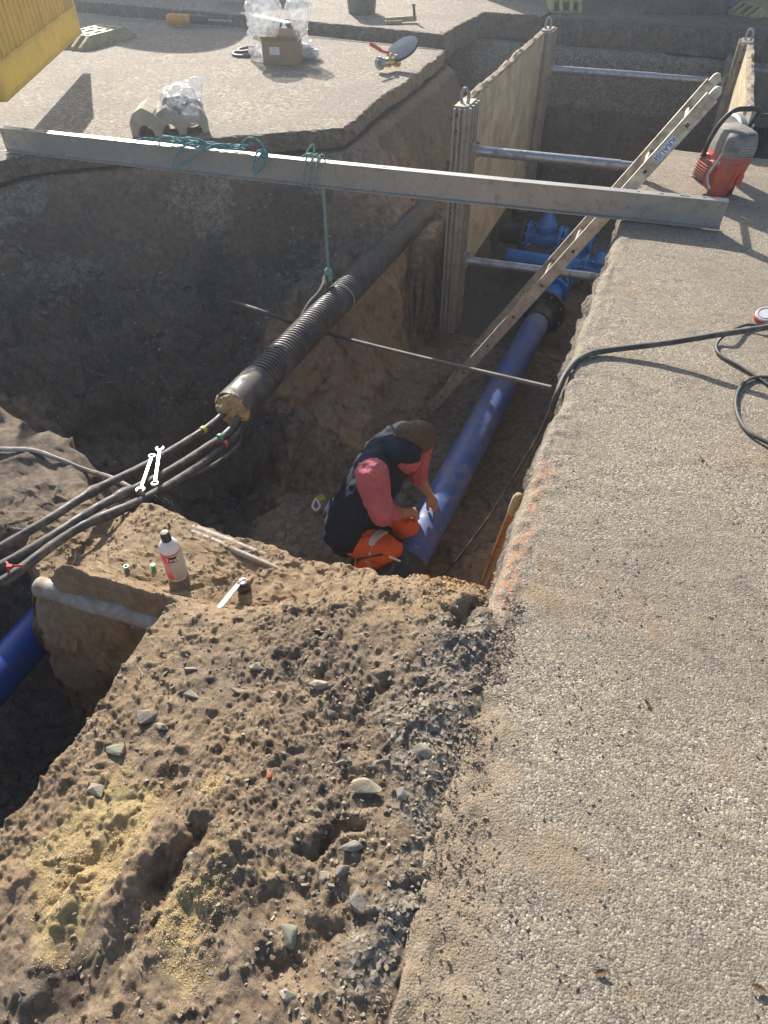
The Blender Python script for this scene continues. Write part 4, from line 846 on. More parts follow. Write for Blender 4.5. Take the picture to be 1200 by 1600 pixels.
tag(m_.build('hose', M['hose'], None, True), 'dark hose forming an open loop at the right edge of the pavement', 'hose')
hp = [(-60,700),(0,705),(55,708),(95,722),(135,738),(175,747),(215,768),(245,783)]
pts = []
for x, y in hp:
    p = on_ground(x, y, -.6); p.z += .014; pts.append(p if p.z > -.9 else at(x, y, -.62))
m_ = MB(); m_.tube(catmull(pts, 6), .0115, 8); tag(m_.build('hose', M['oldpipe'], None, True), 'dusty grey hose crossing the earth shelf at the left edge', 'hose')
# red holder at right edge
m_ = MB(); q = at(1193, 500, 0); m_.lathe([(.036,0),(.042,.012),(.038,.035),(.03,.045),(.028,.02),(.001,.018)], q, Vector((-.25,-.3,1)), 20); r_ = m_.build('cup', M['red'], None, True, .002); tag(r_, 'small dark red cup with a pale rim lying by the hoses', 'cup')
m_ = MB(); m_.lathe([(.0385,.030),(.041,.036),(.0385,.042)], q, Vector((-.25,-.3,1)), 24); m_.build('rim', M['white'], r_, True)
# ------------------------------------------------------------------ things on the ledge and the mound
g0 = on_ground(90, 900, -.47); g1 = on_ground(300, 985, -.45)
P3 = catmull([W(1.042 + .004*math.sin(k_*2.1), v_, z_ + .062) for k_, (v_, z_) in enumerate(((-1.76,-.512),(-1.66,-.503),(-1.55,-.494),(-1.42,-.484),(-1.30,-.476),(-1.2,-.472),(-1.1,-.48),(-1.0,-.50)))], 12)
m_ = MB(); m_.tube(P3, [.037*(1+.04*math.sin(i*.9)) for i in range(len(P3))], 20); tag(m_.build('steel_pipe', M['oldpipe'], None, True), 'dusty grey pipe embedded along the front edge of the sandy ledge', 'pipe')
m_ = MB(); m_.tube(catmull([at(283,818,-.49), at(330,836,-.47), at(372,852,-.465), at(420,872,-.48)], 8), .017, 14); tag(m_.build('thin_pipe', M['oldpipe'], None, True), 'thin pale pipe lying along the rear edge of the ledge above the dark pit', 'pipe')
m_ = MB(); m_.tube(catmull([at(300,832,-.47), at(345,850,-.46), at(385,868,-.455), at(440,892,-.47)], 8), .012, 12); tag(m_.build('thin_pipe', M['oldpipe'], None, True), 'pale half buried pipe on the ledge just in front of the rear one', 'pipe')
def grd(px, py, z0=-.45, dz=0): p = on_ground(px, py, z0); return p + Vector((0, 0, dz))
bb = grd(279, 899); bt = empty('cleaner_bottle', bb, 'white plastic bottle with black cap and red label standing on the sandy ledge', 'bottle')
tl = Vector((-.02, .03, 1)).normalized()
m_ = MB(); m_.lathe([(.033,0),(.037,.004),(.0375,.01),(.0375,.148),(.036,.160),(.029,.176),(.017,.188),(.014,.192),(.014,.196)], bb, tl, 40); body = m_.build('bottle_body', M['white'], bt, True)
m_ = MB(); m_.lathe([(.0175,.188),(.0175,.212),(.0150,.216),(.013,.226),(.0001,.227)], bb, tl, 28); m_.build('cap', M['black'], bt, True)
def wrap(name, a0, a1, z0, z1, r, mat, par, slant=0.0):
    m_ = MB(); k = 18; vs = []
    for z, sgn in ((z0, 1), (z1, -1)):
        for i in range(k+1):
            a = a0 + (a1-a0)*i/k + slant*(z-z0); vs.append(bb + Vector((math.sin(a)*r, -math.cos(a)*r, 0)) + tl*z)
    m_.add(vs, [(i, i+1, k+2+i, k+1+i) for i in range(k)]); return m_.build(name, mat, par, True)
lb = wrap('label', -1.9, 2.2, .018, .140, .0379, M['greylabel'], bt); wrap('label_band', -1.9, -.12, .014, .138, .0382, M['magenta'], lb, 2.2); wrap('label_top_band', -1.9, 2.2, .140, .146, .0382, M['magenta'], lb)
wrap('label_patch', -.05, .78, .108, .134, .0385, M['ink_black'], lb)
me = text_mesh('Tangit', .019, .0002)
for v in me.vertices:
    a = .36 + v.co.x/.0385; z = .121 + v.co.y; v.co = bb + Vector((math.sin(a), -math.cos(a), 0))*(.0389 + v.co.z) + tl*z
link_mesh('lettering', me, M['white'], lb, False)
for (px, py, lab, open_) in ((198, 890, 'green plastic cap with an open top, farther from the bottle', 1), (240, 888, 'green plastic cap with a pale closed top, nearer to the bottle', 0)):
    q_ = grd(px, py, dz=-.002); m_ = MB(); m_.lathe([(.0085,0),(.0085,.014),(.010,.015),(.010,.020)] + ([(.0065,.020),(.0065,.006),(.001,.005)] if open_ else [(.009,.0215),(.001,.0215)]), q_, Vector((.05,.1,1)), 18)
    tag(m_.build('bottle_cap', M['green'] , None, True), lab, 'cap')
q_ = grd(362, 932); m_ = MB(); a = grd(374, 915, dz=.010); b_ = grd(334, 962, dz=.004); m_.bar(a, b_, .022, .004, Vector((1,.4,0))); m_.bar(a + Vector((.0055,0,.004)), b_ + Vector((.0055,0,.004)), .004, .004, Vector((1,.4,0))); m_.bar(a + Vector((-.0055,0,.004)), b_ + Vector((-.0055,0,.004)), .004, .004, Vector((1,.4,0)))
tag(m_.build('plastic_strip', M['white'], None), 'white ribbed plastic strip half buried in the earth by the glass jar', 'strip')
t = NT('smoky_glass'); t.b.inputs['Transmission Weight'].default_value = .5; M['glass'] = t.done((.10,.07,.05), None, .12)
q_ = grd(382, 922, dz=.0); jr = empty('glass_jar', q_, 'small brown glass jar with a pale metal rim, sunk in the ledge earth', 'jar')
m_ = MB(); m_.lathe([(.012,0),(.024,.006),(.027,.02),(.024,.034),(.014,.042),(.012,.046)], q_ - Zv*.006, Vector((-.1,.15,1)), 24); m_.build('jar_body', M['glass'], jr, True)
m_ = MB(); P3 = [q_ + Vector((math.cos(a)*.014, math.sin(a)*.014 + .006, .042)) for a in [i*math.pi/8 for i in range(17)]]; m_.tube(P3, .0025, 6); m_.build('rim', M['galv'], jr, True)
# dark plastic sheet between the cables and the ledge
def cloth(name, corners, n, amp, fr, mat, label, cat, thick=.003, seed=0.0, parent=None):
    a, b_, c, d = [Vector(p) for p in corners]; vs = []
    for i in range(n+1):
        for j in range(n+1):
            s1, s2 = i/n, j/n; p = a*(1-s1)*(1-s2) + b_*s1*(1-s2) + c*s1*s2 + d*(1-s1)*s2
            f = float(fbm(np.array([p.x+seed]), np.array([p.y]), p.z, fr, 4)[0]); g = float(fbm(np.array([p.x+seed+9]), np.array([p.y]), p.z, fr*.7, 3)[0])
            vs.append(p + Vector((g*amp*.7, f*amp*.4, (1-2*abs(f))*amp)))
    m_ = MB(); m_.add(vs, [(i*(n+1)+j, (i+1)*(n+1)+j, (i+1)*(n+1)+j+1, i*(n+1)+j+1) for i in range(n) for j in range(n)]); o = m_.build(name, mat, parent, True)
    k = o.modifiers.new('thickness', 'SOLIDIFY'); k.thickness = thick
    if label: tag(o, label, cat)
    return o
M['sheet'] = simple('dark_plastic_sheet', (0.07,0.08,0.10), .25, 0, .3, 10, .2)
cloth('plastic_sheet', [at(212,778,-.60), at(278,792,-.56), at(284,812,-.62), at(230,800,-.62)], 26, .045, 22, M['sheet'], 'crumpled dark plastic sheet behind the ledge under the cables', 'plastic sheet')
# wooden handle, stakes, concrete ring, heap of sand in the corner
h0 = at(757, 908, -1.55); h1 = at(811, 774, -.28); hd = (h1-h0).normalized(); hl = (h1-h0).length
wh = empty('shovel', h0, 'varnished wooden tool handle with a worn pale tip leaning on the right trench wall', 'shovel')
m_ = MB(); m_.tube([h0 + hd*hl*i/20 for i in range(19)], .0185, 16); m_.build('shaft', M['wood'], wh, True)
m_ = MB(); m_.lathe([(.0187, hl*.86), (.021, hl*.9), (.0215, hl*.97), (.016, hl*.995), (.004, hl)], h0, hd, 16); m_.build('tip', M['woodtip'], wh, True)
for (a, b_, lab) in (((1033,171),(1037,154),'upper short pale stake stuck in the far dark trench wall'), ((979,237),(992,213),'lower short pale stake stuck in the far dark trench wall')):
    d_ = 9.1 if a[0] > 1000 else 8.9; A1 = at(*a, -.9 if a[0] > 1000 else -1.45); B1 = A1 + (at(*b_, -.9 if a[0] > 1000 else -1.45) - A1).normalized()*.10 + Zv*.16
    m_ = MB(); m_.bar(A1, B1, .045, .02, NX); tag(m_.build('wooden_stake', M['stake'], None, bevel=.002), lab, 'stake')
cr = at(1215, 92, -.1); m_ = MB(); m_.lathe([(.44,-.5),(.50,-.5),(.50,.0),(.47,.02),(.44,.0),(.44,-.5)], cr, Vector((-.05,-.05,1)), 48); tag(m_.build('concrete_ring', M['concrete'], None, True), 'round concrete shaft ring sunk behind the right shoring panel', 'ring')
# ------------------------------------------------------------------ yellow barriers and recycled feet
def barrier(o0, o1, z0, z1, name, label, foot_end=True):
    d = (o1-o0); Lb = d.length; d.normalize(); e = Vector((-d.y, d.x, 0)); r = empty(name, o0, label, 'barrier', None); th_ = .055; zz = lambda z: Vector((0,0,z))
    m_ = MB(); m_.bar(o0 + zz(z0+.10), o1 + zz(z0+.10), th_, .20, e)
    m_.bar(o0 + zz(z0+.012), o1 + zz(z0+.012), th_+.02, .024, e); m_.bar(o0 + zz(z0+.205), o1 + zz(z0+.205), th_+.02, .018, e); m_.build('lower_beam', M['yellow'], r, bevel=.004)
    m_ = MB(); m_.bar(o0 + zz(z1-.06), o1 + zz(z1-.06), th_+.015, .12, e); m_.build('upper_beam', M['yellow'], r, bevel=.008)
    m_ = MB(); m_.bar(o0 + d*.03 + zz((z0+z1)/2+.05), o1 - d*.03 + zz((z0+z1)/2+.05), .018, z1-z0-.32, e)
    k = int(Lb/.115)
    for i in range(k+1):
        c = o0 + d*(.04 + (Lb-.08)*i/k) + zz((z0+.215+z1-.12)/2); m_.box(c, .032, .05, z1-.12-z0-.215, d, e, Zv)
    m_.build('ribbed_panel', M['yellow'], r)
    m_ = MB()
    for i in range(k*2): m_.box(o0 + d*(.08 + (Lb-.16)*i/(k*2)) + zz(z0+.10), .010, th_+.006, .05, d, e, Zv)
    for c in (o0 + d*.02, o1 - d*.02):
        pass
    for c in (o0 + d*.03, o1 - d*.03):
        q_ = MB(); q_.box(c + zz((z0+z1)/2), .06, .065, z1-z0, d, e, Zv); q_.box(c + zz(z0/2), .045, .045, z0, d, e, Zv); q_.build('end_post', M['yellow'], r, bevel=.006)
    return r
barrier(at(3, 160, .24), at(121, 46, .27) - Vector((0,0,.03)), 0, .85, 'yellow_barrier', 'yellow ribbed plastic barrier at the top left corner of the scene')
bpy.data.objects['yellow_barrier']  # bottom rests on its posts
def foot(c, d, L_, label, name='barrier_foot', grid=True):
    d = Vector(d).normalized(); e = Vector((-d.y, d.x, 0)); m_ = MB(); w_ = .36; hh = .11
    m_.mi = 0
    prof = [(-L_/2, 0), (L_/2, 0), (L_/2, .03), (L_/2-.16, hh), (-L_/2+.16, hh), (-L_/2, .03)]
    for off in (-w_/2+.02, -.06, .06, w_/2-.02): m_.prism(prof, c + e*(off-.02), d, Zv, e, .04)
    for x in (-L_/2+.18, -L_/6, 0.02, L_/6, L_/2-.18): m_.box(c + d*x + Zv*(hh-.012), .05, w_-.002, .02, d, e, Zv)
    m_.box(c + Zv*.008, L_-.02, w_-.01, .012, d, e, Zv); m_.box(c + Zv*.05, .12, w_-.04, .096, d, e, Zv)
    o = m_.build(name, M['foot'], None, bevel=.003); return tag(o, label, 'barrier foot')
foot(at(152, 66, 0) , at(200,50,0)-at(105,75,0), .85, 'dull yellow slotted barrier foot beside the top left barrier')
foot(at(880, 14, .1) , Vector((.08,1,0)), .62, 'greenish slotted barrier foot alone on the road beyond the trench')
foot(at(1190, 22, .1), Vector((1,.5,0)), .7, 'dark olive barrier foot at the top right under the far barrier')
b2 = barrier(W(11.62,-.95,.1), W(10.95,1.55,.1), 0, .95, 'yellow_barrier', 'yellow barrier across the road at the top right edge')
barrier(W(12.4,-3.5,.11), W(11.67,-1.0,.1), 0, .95, 'yellow_barrier', 'yellow barrier added out of view beyond the road to throw shade')  # extra unseen barrier, added for the shade it throws on the road
# ------------------------------------------------------------------ objects on the left pavement
S0 = 'on the left pavement'
# three mineral pipe shells
def shell(c, d, label):
    d = Vector(d).normalized(); e = Vector((d.y, -d.x, 0)).normalized(); m_ = MB(); k = 14
    out = [(-.105,0),(-.105,.09),(-.07,.15),(0,.185),(.07,.15),(.105,.09),(.105,0)]; inn = [(.058*math.cos(a), .058*math.sin(a)*1.25) for a in [i*math.pi/k for i in range(k+1)]]
    poly = out + inn; n = len(poly); Ls = .30; c = Vector(c)
    vs = [c + e*x + Zv*z for x, z in poly] + [c + e*x + Zv*z + d*Ls for x, z in poly]
    ring_o = list(range(7)); fs = []
    no = 7; 
    def endcap(b):
        outi = [b+i for i in range(7)]; ini = [b+7+i for i in range(k+1)]   # inn runs from +x to -x
        idx = [0,0,1,1,2,2,3,3,4,4,5,5,6,6,6]; r = list(reversed(ini))
        fs.append(tuple([b+0] + []) ) if False else None
        for i in range(k):
            o1, o2 = outi[idx[i]], outi[idx[i+1]]
            fs.append((r[i], r[i+1], o2, o1) if o1 != o2 else (r[i], r[i+1], o1))
    endcap(0); endcap(n)
    for i in range(n): j = (i+1) % n; fs.append((i, j, n+j, n+i))
    m_.add(vs, fs); o = m_.build('mineral_shell', M['shell'], None, bevel=.004); return tag(o, label, 'pipe shell', 'beige pipe shells at the slab edge')
sdv = Vector((-.12, 1, 0))
shell(at(230,214,0), Vector((-.05,1,0)), 'leftmost beige arched pipe shell, standing a little apart')
shell(at(268,212,0), Vector((-.25,1,0)), 'middle beige arched pipe shell, smallest in view')
shell(at(305,209,0), Vector((-.3,1,0)), 'rightmost beige arched pipe shell, under the bag')
c_ = at(283,166,.16); bg = empty('plastic_bag', at(280,200,0), 'clear plastic bag wrapped round dark fittings on top of the beige shells', 'bag')
blob('dark_fitting', [(c_ + Vector((-.07,.0,.0)), c_ + Vector((.08,.08,-.03)), .06, .05)], M['black'], bg, .01, 2, .01, 12, [(c_ + Vector((-.01,-.01,-.01)), .09, .08, .085, None)])
blob('film', [(c_ + Vector((.05,.08,.02)), c_ + Vector((.09,.14,.10)), .07, .035), (c_ + Vector((.0,.0,-.02)), c_ + Vector((.07,-.10,-.02)), .09, .05)], M['film'], bg, .010, 1, .035, 11, [(c_, .125, .11, .115, None)])
m_ = MB()
cx0 = at(440, 102, 0); bxo = empty('cardboard_box', cx0, 'small open cardboard box with a white label on the left pavement', 'box'); ex = Vector((1,-.04,0)).normalized(); ey = Vector((.04,1,0)).normalized(); w_, d_, h_ = .34, .24, .19
m_ = MB()
for sx, sy, ww, dd in ((0,-d_/2,w_,.006),(0,d_/2,w_,.006),(-w_/2,0,.006,d_-.006),(w_/2,0,.006,d_-.006)): m_.box(cx0 + ey*(d_/2) + ex*sx + ey*sy + Zv*(h_/2+.002), ww, dd, h_, ex, ey, Zv)
m_.box(cx0 + ey*(d_/2) + Zv*.006, w_-.01, d_-.01, .006, ex, ey, Zv); m_.build('box_body', M['card'], bxo)
for p_, ax_, q_, w2, l2 in ((cx0 + Zv*h_, ex, (ey*-.6 + Zv*.35), w_-.01, .09), (cx0 + ey*d_ + Zv*h_, ex, (ey*.8+Zv*.5), w_-.01, .09), (cx0 + ey*(d_/2) - ex*(w_/2) + Zv*h_, ey, (-ex+Zv*.25), d_-.01, .08), (cx0 + ey*(d_/2) + ex*(w_/2) + Zv*h_, ey, (ex*.8+Zv*.6), d_-.01, .10)):
    q_ = Vector(q_).normalized(); k = MB(); k.box(p_ + q_*(l2/2+.004), w2, l2, .004, ax_, q_); k.build('flap', M['card'], bxo)
k = MB(); k.box(cx0 - ey*.0045 + ex*(-.055) + Zv*.115, .095, .002, .062, ex, ey, Zv); lb_ = k.build('paper_label', M['white'], bxo)
k = MB()
for i in range(4): k.box(cx0 - ey*.006 + ex*(-.055 + (.01 if i % 2 else -.006)) + Zv*(.097+.012*i), .07 - .012*(i % 2), .001, .003, ex, ey, Zv)
k.build('print', M['greylabel'], lb_)
q_ = at(448, 78, 0) + Vector((-.02,.10,0)); m_ = MB(); m_.lathe([(.035,0),(.038,.01),(.038,.16),(.02,.19),(.012,.20),(.012,.235),(.0,.236)], q_, Zv, 20); tag(m_.build('small_bottle', M['film'], None, True), 'small clear bottle standing right behind the cardboard box', 'bottle')
def bag(c, tops, base, name, label, amp=.03, inner=None):
    r = empty(name, c, label, 'bag'); blob('film', [(a, b_, ra, rb) for a, b_, ra, rb in tops], M['film'], r, .012, 1, amp, 11, base)
    if inner: blob('contents', inner, M['galv'], r, .008, 1, .012, 24)
    return r
c_ = at(412, 94, 0); V3_ = Vector
bag(c_, [(c_ + V3_((-.02,.05,.04)), c_ + V3_((.03,.10,.40)), .085, .13), (c_ + V3_((-.02,.02,.03)), c_ + V3_((.14,.02,.04)), .06, .05)], [], 'plastic_bag', 'tall empty clear plastic bag standing left of the cardboard box', .05)
c_ = at(478, 93, 0)
bag(c_, [(c_ + V3_((-.02,.02,.06)), c_ + V3_((-.03,.06,.22)), .10, .035), (c_ + V3_((-.03,.06,.22)), c_ + V3_((-.05,.08,.40)), .035, .10), (c_ + V3_((-.02,.02,.05)), c_ + V3_((.08,.0,.04)), .08, .05)], [], 'plastic_bag', 'knotted clear bag of metal fittings right of the cardboard box', .035, [(c_ + V3_((-.06,0,.05)), c_ + V3_((.08,.02,.045)), .055, .04), (c_ + V3_((-.02,.03,.09)), c_ + V3_((.02,.0,.10)), .04, .03)])
for i, (dx, dy, z, r_, lab) in enumerate(((0,0,.012,.12,'flat black rubber ring, lower one of the pair'),(.03,.02,.045,.10,'black rubber ring lying tilted on top of the other'))):
    m_ = MB(); c_ = at(383,86,0) + V3_((dx,dy,z)); m_.tube([c_ + V3_((math.cos(a)*r_, math.sin(a)*r_, .012*math.cos(a)*i)) for a in [j*math.pi/18 for j in range(37)]], .014, 10); tag(m_.build('rubber_ring', M['black'], None, True), lab, 'ring')
# ball valve with blue disc and red lever
c_ = at(600, 112, 0); bv = empty('ball_valve', c_, 'brass ball valve with red lever and dark blue disc near the slab corner', 'valve'); d_ = V3_((.85,.5,.0)).normalized()
m_ = MB(); m_.lathe([(.055,0),(.055,.03),(.04,.032),(.04,.06)], c_ + V3_((-.05,-.03,.07)), V3_((.9,.45,.05)), 24); m_.lathe([(.035,0),(.03,.0),(.03,.03)], c_ + V3_((-.07,-.04,.07)), V3_((.9,.45,.05)), 20); m_.build('coupling', M['galv'], bv, True)
m_ = MB(); m_.lathe([(.035,0),(.034,.03),(.045,.05),(.034,.07),(.035,.11),(.052,.112),(.052,.15)], c_ + V3_((.0,-.01,.07)), V3_((.9,.45,.05)), 24); m_.lathe([(.02,0),(.018,.05)], c_ + V3_((.05,.02,.09)), Zv, 14); m_.build('valve_body', M['brass'], bv, True)
m_ = MB(); m_.tube(catmull([c_ + V3_((.05,.02,.145)), c_ + V3_((-.01,.01,.155)), c_ + V3_((-.07,.0,.19)), c_ + V3_((-.13,-.01,.22))]), [.012]*10+[.016]*20, 10); m_.build('lever', M['red'], bv, True)
m_ = MB(); m_.lathe([(.02,-.03),(.155,-.012),(.16,.0),(.155,.012),(.02,.02)], c_ + V3_((.17,.12,.155)), V3_((.35,.25,-.75)), 40); m_.build('disc', simple('dark_blue_rubber', (.02,.045,.09), .95), bv, True)
c_ = at(245,0,0)
# cordless drill / orange tool
c_ = at(285, 44, 0) + V3_((0,.1,.05)); dr = empty('power_tool', c_, 'orange and black hand power tool lying at the foot of the raised slab', 'tool')
blob('tool_body', [(c_ + V3_((-.14,0,.02)), c_ + V3_((.08,0,.02)), .055, .05), (c_ + V3_((-.10,0,.03)), c_ + V3_((-.16,.02,-.01)), .05, .04)], simple('orange_plastic', (.75,.30,.03), .5), dr, .008, 2)
blob('grip', [(c_ + V3_((.09,0,.02)), c_ + V3_((.25,0,.01)), .05, .042)], M['black'], dr, .008, 2); m_ = MB(); m_.lathe([(.014,0),(.014,.30),(.010,.31)], c_ + V3_((.25,0,.01)), V3_((1,-.03,-.04)), 12); m_.build('shaft', M['galv'], dr, True)
# bucket, clamp, sack
c_ = at(565, 24, .11); bk = empty('bucket', c_, 'dark grey bucket standing on the raised far slab', 'bucket'); m_ = MB(); m_.lathe([(.15,0),(.155,.01),(.19,.32),(.20,.325),(.20,.345),(.18,.345),(.15,.03),(.001,.025)], c_ + V3_((0,.15,0)), Zv, 32); m_.build('pail', M['bucket'], bk, True)
m_ = MB(); m_.tube([c_ + V3_((math.cos(a)*.2, .15+ .06*math.sin(a), .30 - .16*math.sin(a)*.2)) for a in [-i*math.pi/12 for i in range(13)]], .005, 6); m_.build('bail', M['galv'], bk, True)
c_ = at(625, 37, .11); cl = empty('clamp_tool', c_, 'yellow green clamping tool lying right of the bucket', 'tool'); m_ = MB(); m_.bar(c_ + V3_((-.16,0,.03)), c_ + V3_((.18,.06,.04)), .05, .035, Zv); m_.bar(c_ + V3_((-.16,-.04,.02)), c_ + V3_((.02,-.03,.02)), .03, .03, Zv); m_.build('frame', M['foot'], cl, bevel=.006)
m_ = MB(); m_.lathe([(.014,0),(.014,.12),(.02,.125),(.02,.14)], c_ + V3_((.16,.05,.03)), V3_((-.1,0,1)), 12); m_.build('screw', M['black'], cl, True)
c_ = at(408, 8, .11) + V3_((0,.25,0)); blob_o = blob('sack', [(c_ + V3_((-.38,0,.10)), c_ + V3_((.36,.02,.09)), .17, .15), (c_ + V3_((-.2,.1,.22)), c_ + V3_((.2,.1,.22)), .16, .14)], M['sack'], None, .02, 3, .03, 5); tag(blob_o, 'pale tan sack lying at the top edge on the raised slab', 'sack')
c_ = at(1066, 22, .1) + V3_((0,.1,0)); o = blob('cloth_heap', [(c_ + V3_((-.35,0,.0)), c_ + V3_((.40,.05,.03)), .09, .12), (c_ + V3_((-.1,.05,.08)), c_ + V3_((.25,.02,.12)), .09, .10)], M['tarp'], None, .018, 2, .05, 6); tag(o, 'heap of dark brown cloth dumped on the shaded road', 'cloth')
m_ = MB(); m_.bar(at(380,22,.112)+Zv*.012, at(452,38,.112)+Zv*.012, .10, .012, V3_((.2,1,0))) ; tag(m_.build('white_board', M['white'], None), 'narrow white board lying along the edge of the raised slab', 'board')
# rubble heap lit behind the shoring
n = 260; cu = rng.normal(8.75, .22, n); cv = rng.normal(-2.0, .22, n); cx, cy, cz = tz(cu, cv); hgt = .16*np.exp(-(((cu-8.75)/.25)**2+((cv+2.0)/.25)**2))
scatter('rubble', np.stack([cx, cy, cz+hgt], 1), .02 + .035*rng.random(n), M['pebble'], 'small heap of pale rubble between the raised slab and the shoring panel')
n = 1500; cu = 1.36 + rng.normal(0, .07, n); cv = -.27 + rng.normal(0, .075, n); cx, cy, cz = tz(cu, cv); sz = .003 + .012*rng.random(n)**2.5; k = cz > -.6
scatter('sand_crumbs', np.stack([cx, cy, cz + .03*rng.random(n)*np.exp(-((cu-1.36)**2+(cv+.27)**2)/.006)], 1)[k], sz[k], simple('ochre_crumbs', (.36,.23,.11), .95, 0, .35, 40, bump=.8), 'ochre crumbs of sand heaped in the corner of the trench mouth')
# ------------------------------------------------------------------ cut-off saw standing on the right pavement
s0 = at(1119, 304, 0); saw = empty('cut_off_saw', s0, 'red and grey motor cut-off saw standing upright on the right pavement', 'saw')
yv = V3_((-.12, .99, 0)).normalized(); xv = V3_((.99, .12, 0)).normalized(); up = (Zv + xv*.16 + yv*.05).normalized()
def sp_(x, y, z): return s0 + xv*x + yv*y + up*z
def loft(sections, name, mat, par, bev=.008):
    m_ = MB(); vs = []; k = 20
    for (z, cx_, cy_, rx, ry, e) in sections:
        for i in range(k):
            a = 2*math.pi*i/k; ca, sa = math.cos(a), math.sin(a); x_ = math.copysign(abs(ca)**e, ca)*rx; y_ = math.copysign(abs(sa)**e, sa)*ry; vs.append(sp_(cx_+x_, cy_+y_, z))
    n = len(sections); m_.add(vs, [(i*k+j, i*k+(j+1) % k, (i+1)*k+(j+1) % k, (i+1)*k+j) for i in range(n-1) for j in range(k)] + [tuple(range(k)), tuple((n-1)*k+j for j in range(k))])
    return m_.build(name, mat, par, True)
rb_ = loft([(.0,-.01,.0,.022,.05,.6),(.02,-.01,.02,.04,.09,.5),(.07,-.015,.05,.075,.13,.45),(.14,-.01,.06,.095,.15,.42),(.21,.0,.06,.098,.15,.42),(.23,.0,.06,.094,.145,.45)], 'engine_housing', M['saw_red'], saw)
m_ = MB(); m_.box(sp_(.005,-.087,.13), .02, .02, .13, xv, yv, up); m_.box(sp_(.045,-.09,.11), .035, .012, .055, xv, yv, up); m_.box(sp_(-.03,-.092,.175), .05, .012, .03, xv, yv, up); m_.build('rear_ribs', M['saw_red'], rb_, bevel=.004)
cv_ = loft([(.225,.0,.06,.096,.148,.45),(.26,.002,.06,.097,.148,.45),(.31,.003,.065,.09,.135,.5),(.335,.004,.07,.082,.12,.55),(.345,.004,.075,.06,.09,.6)], 'top_cover', M['saw_grey'], saw)
gr = MB(); gr.box(sp_(.012,-.091,.262), .09, .006, .042, xv, yv, up); pl = gr.build('rating_plate', M['sack'], cv_, bevel=.002)
gr = MB()
for i in range(3):
    for j in range(6): gr.box(sp_(-.024 + .0142*j + .002*(i % 2), -.0948, .248 + .013*i), .009, .001, .006, xv, yv, up)
gr.build('print', M['ink_black'], pl)
gr = MB()
for dx in (0, .022): gr.tube([sp_(.01 + dx + .007*math.cos(a), -.052 , .338 + .007*math.sin(a)*.6) for a in [i*math.pi/6 for i in range(13)]], .0016, 5)
gr.build('emblem', M['ink_black'], cv_)
st = loft([(.05,-.085,.05,.022,.075,.6),(.09,-.10,.055,.03,.09,.55),(.17,-.10,.055,.032,.09,.55),(.205,-.085,.055,.02,.07,.6)], 'starter_cover', M['saw_red'], saw)
m_ = MB()
for i in range(9): m_.box(sp_(-.128, .055, .07 + i*.0145), .012, .13, .005, xv, yv, up)
m_.build('grille', M['black'], st)
hnd = catmull([sp_(-.115,.10,.14), sp_(-.125,.10,.25), sp_(-.10,.10,.36), sp_(-.055,.09,.425), sp_(.02,.08,.435), sp_(.085,.08,.43), sp_(.105,.10,.40), sp_(.108,.14,.30), sp_(.10,.14,.16)])
m_ = MB(); m_.tube(hnd, .0135, 12); m_.build('front_handle', M['black'], saw, True)
m_ = MB(); m_.tube(catmull([sp_(.10,.06,.40), sp_(.135,.03,.41), sp_(.14,-.01,.40)]), .012, 10); m_.build('knob', M['black'], saw, True)
# arm, guard and disc edge-on
m_ = MB(); m_.box(sp_(.115,.20,.20), .022, .36, .10, xv, yv, up); m_.build('cutting_arm', M['saw_grey'], saw, bevel=.008)
dc = sp_(.15,.34,.165)
m_ = MB(); m_.lathe([(.015,-.002),(.155,-.002),(.155,.002),(.015,.002)], dc, xv, 48); m_.build('disc', M['galv'], saw, True)
m_ = MB(); vs = []; k = 24
for i in range(k+1):
    a = math.pi*(-.12 + 1.24*i/k); 
    for r, o in ((.06,-.02),(.165,-.026),(.175,-.018),(.175,.018),(.165,.026),(.06,.02)): vs.append(dc + xv*o + (yv*math.cos(a) + up*math.sin(a))*r)
m_.add(vs, [(i*6+j, i*6+(j+1) % 6, (i+1)*6+(j+1) % 6, (i+1)*6+j) for i in range(k) for j in range(5)]); m_.build('disc_guard', M['alu'], saw, True)
m_ = MB(); m_.tube(catmull([sp_(-.09,-.03,.23), sp_(-.12,-.05,.19), sp_(-.13,-.04,.12), sp_(-.10,-.06,.06)]), .008, 8); m_.build('lead', M['galv'], saw, True)
m_ = MB(); m_.box(sp_(.05,.05,-.0), .05, .14, .02, xv, yv, up); m_.box(sp_(.09,.02,.06), .016, .05, .15, xv, yv, up); m_.build('stand', M['black'], saw, bevel=.004)
# ------------------------------------------------------------------ the worker
RH = at(653, 801, -1.39); LH = at(675, 781, -1.385)
RS = at(581, 742, -.93); RE = at(598, 803, -1.10); LS_ = RS + AX*.40 + NX*.08 - Zv*.03; LE = at(650, 738, -1.22)
HP = at(549, 822, -1.40) + AX*.10; NK = (RS+LS_)/2 + NX*.08 + Zv*.06; HD = at(644, 690, -.86)
per = empty('person', HP - Zv*.3, 'person crouching by the blue pipe in navy vest, red shirt and orange trousers', 'person')
CH = (RS+LS_)/2; fwd = (RH - HP); fwd.z = 0; fwd.normalize(); sidev = AX.copy()
skin_caps = []
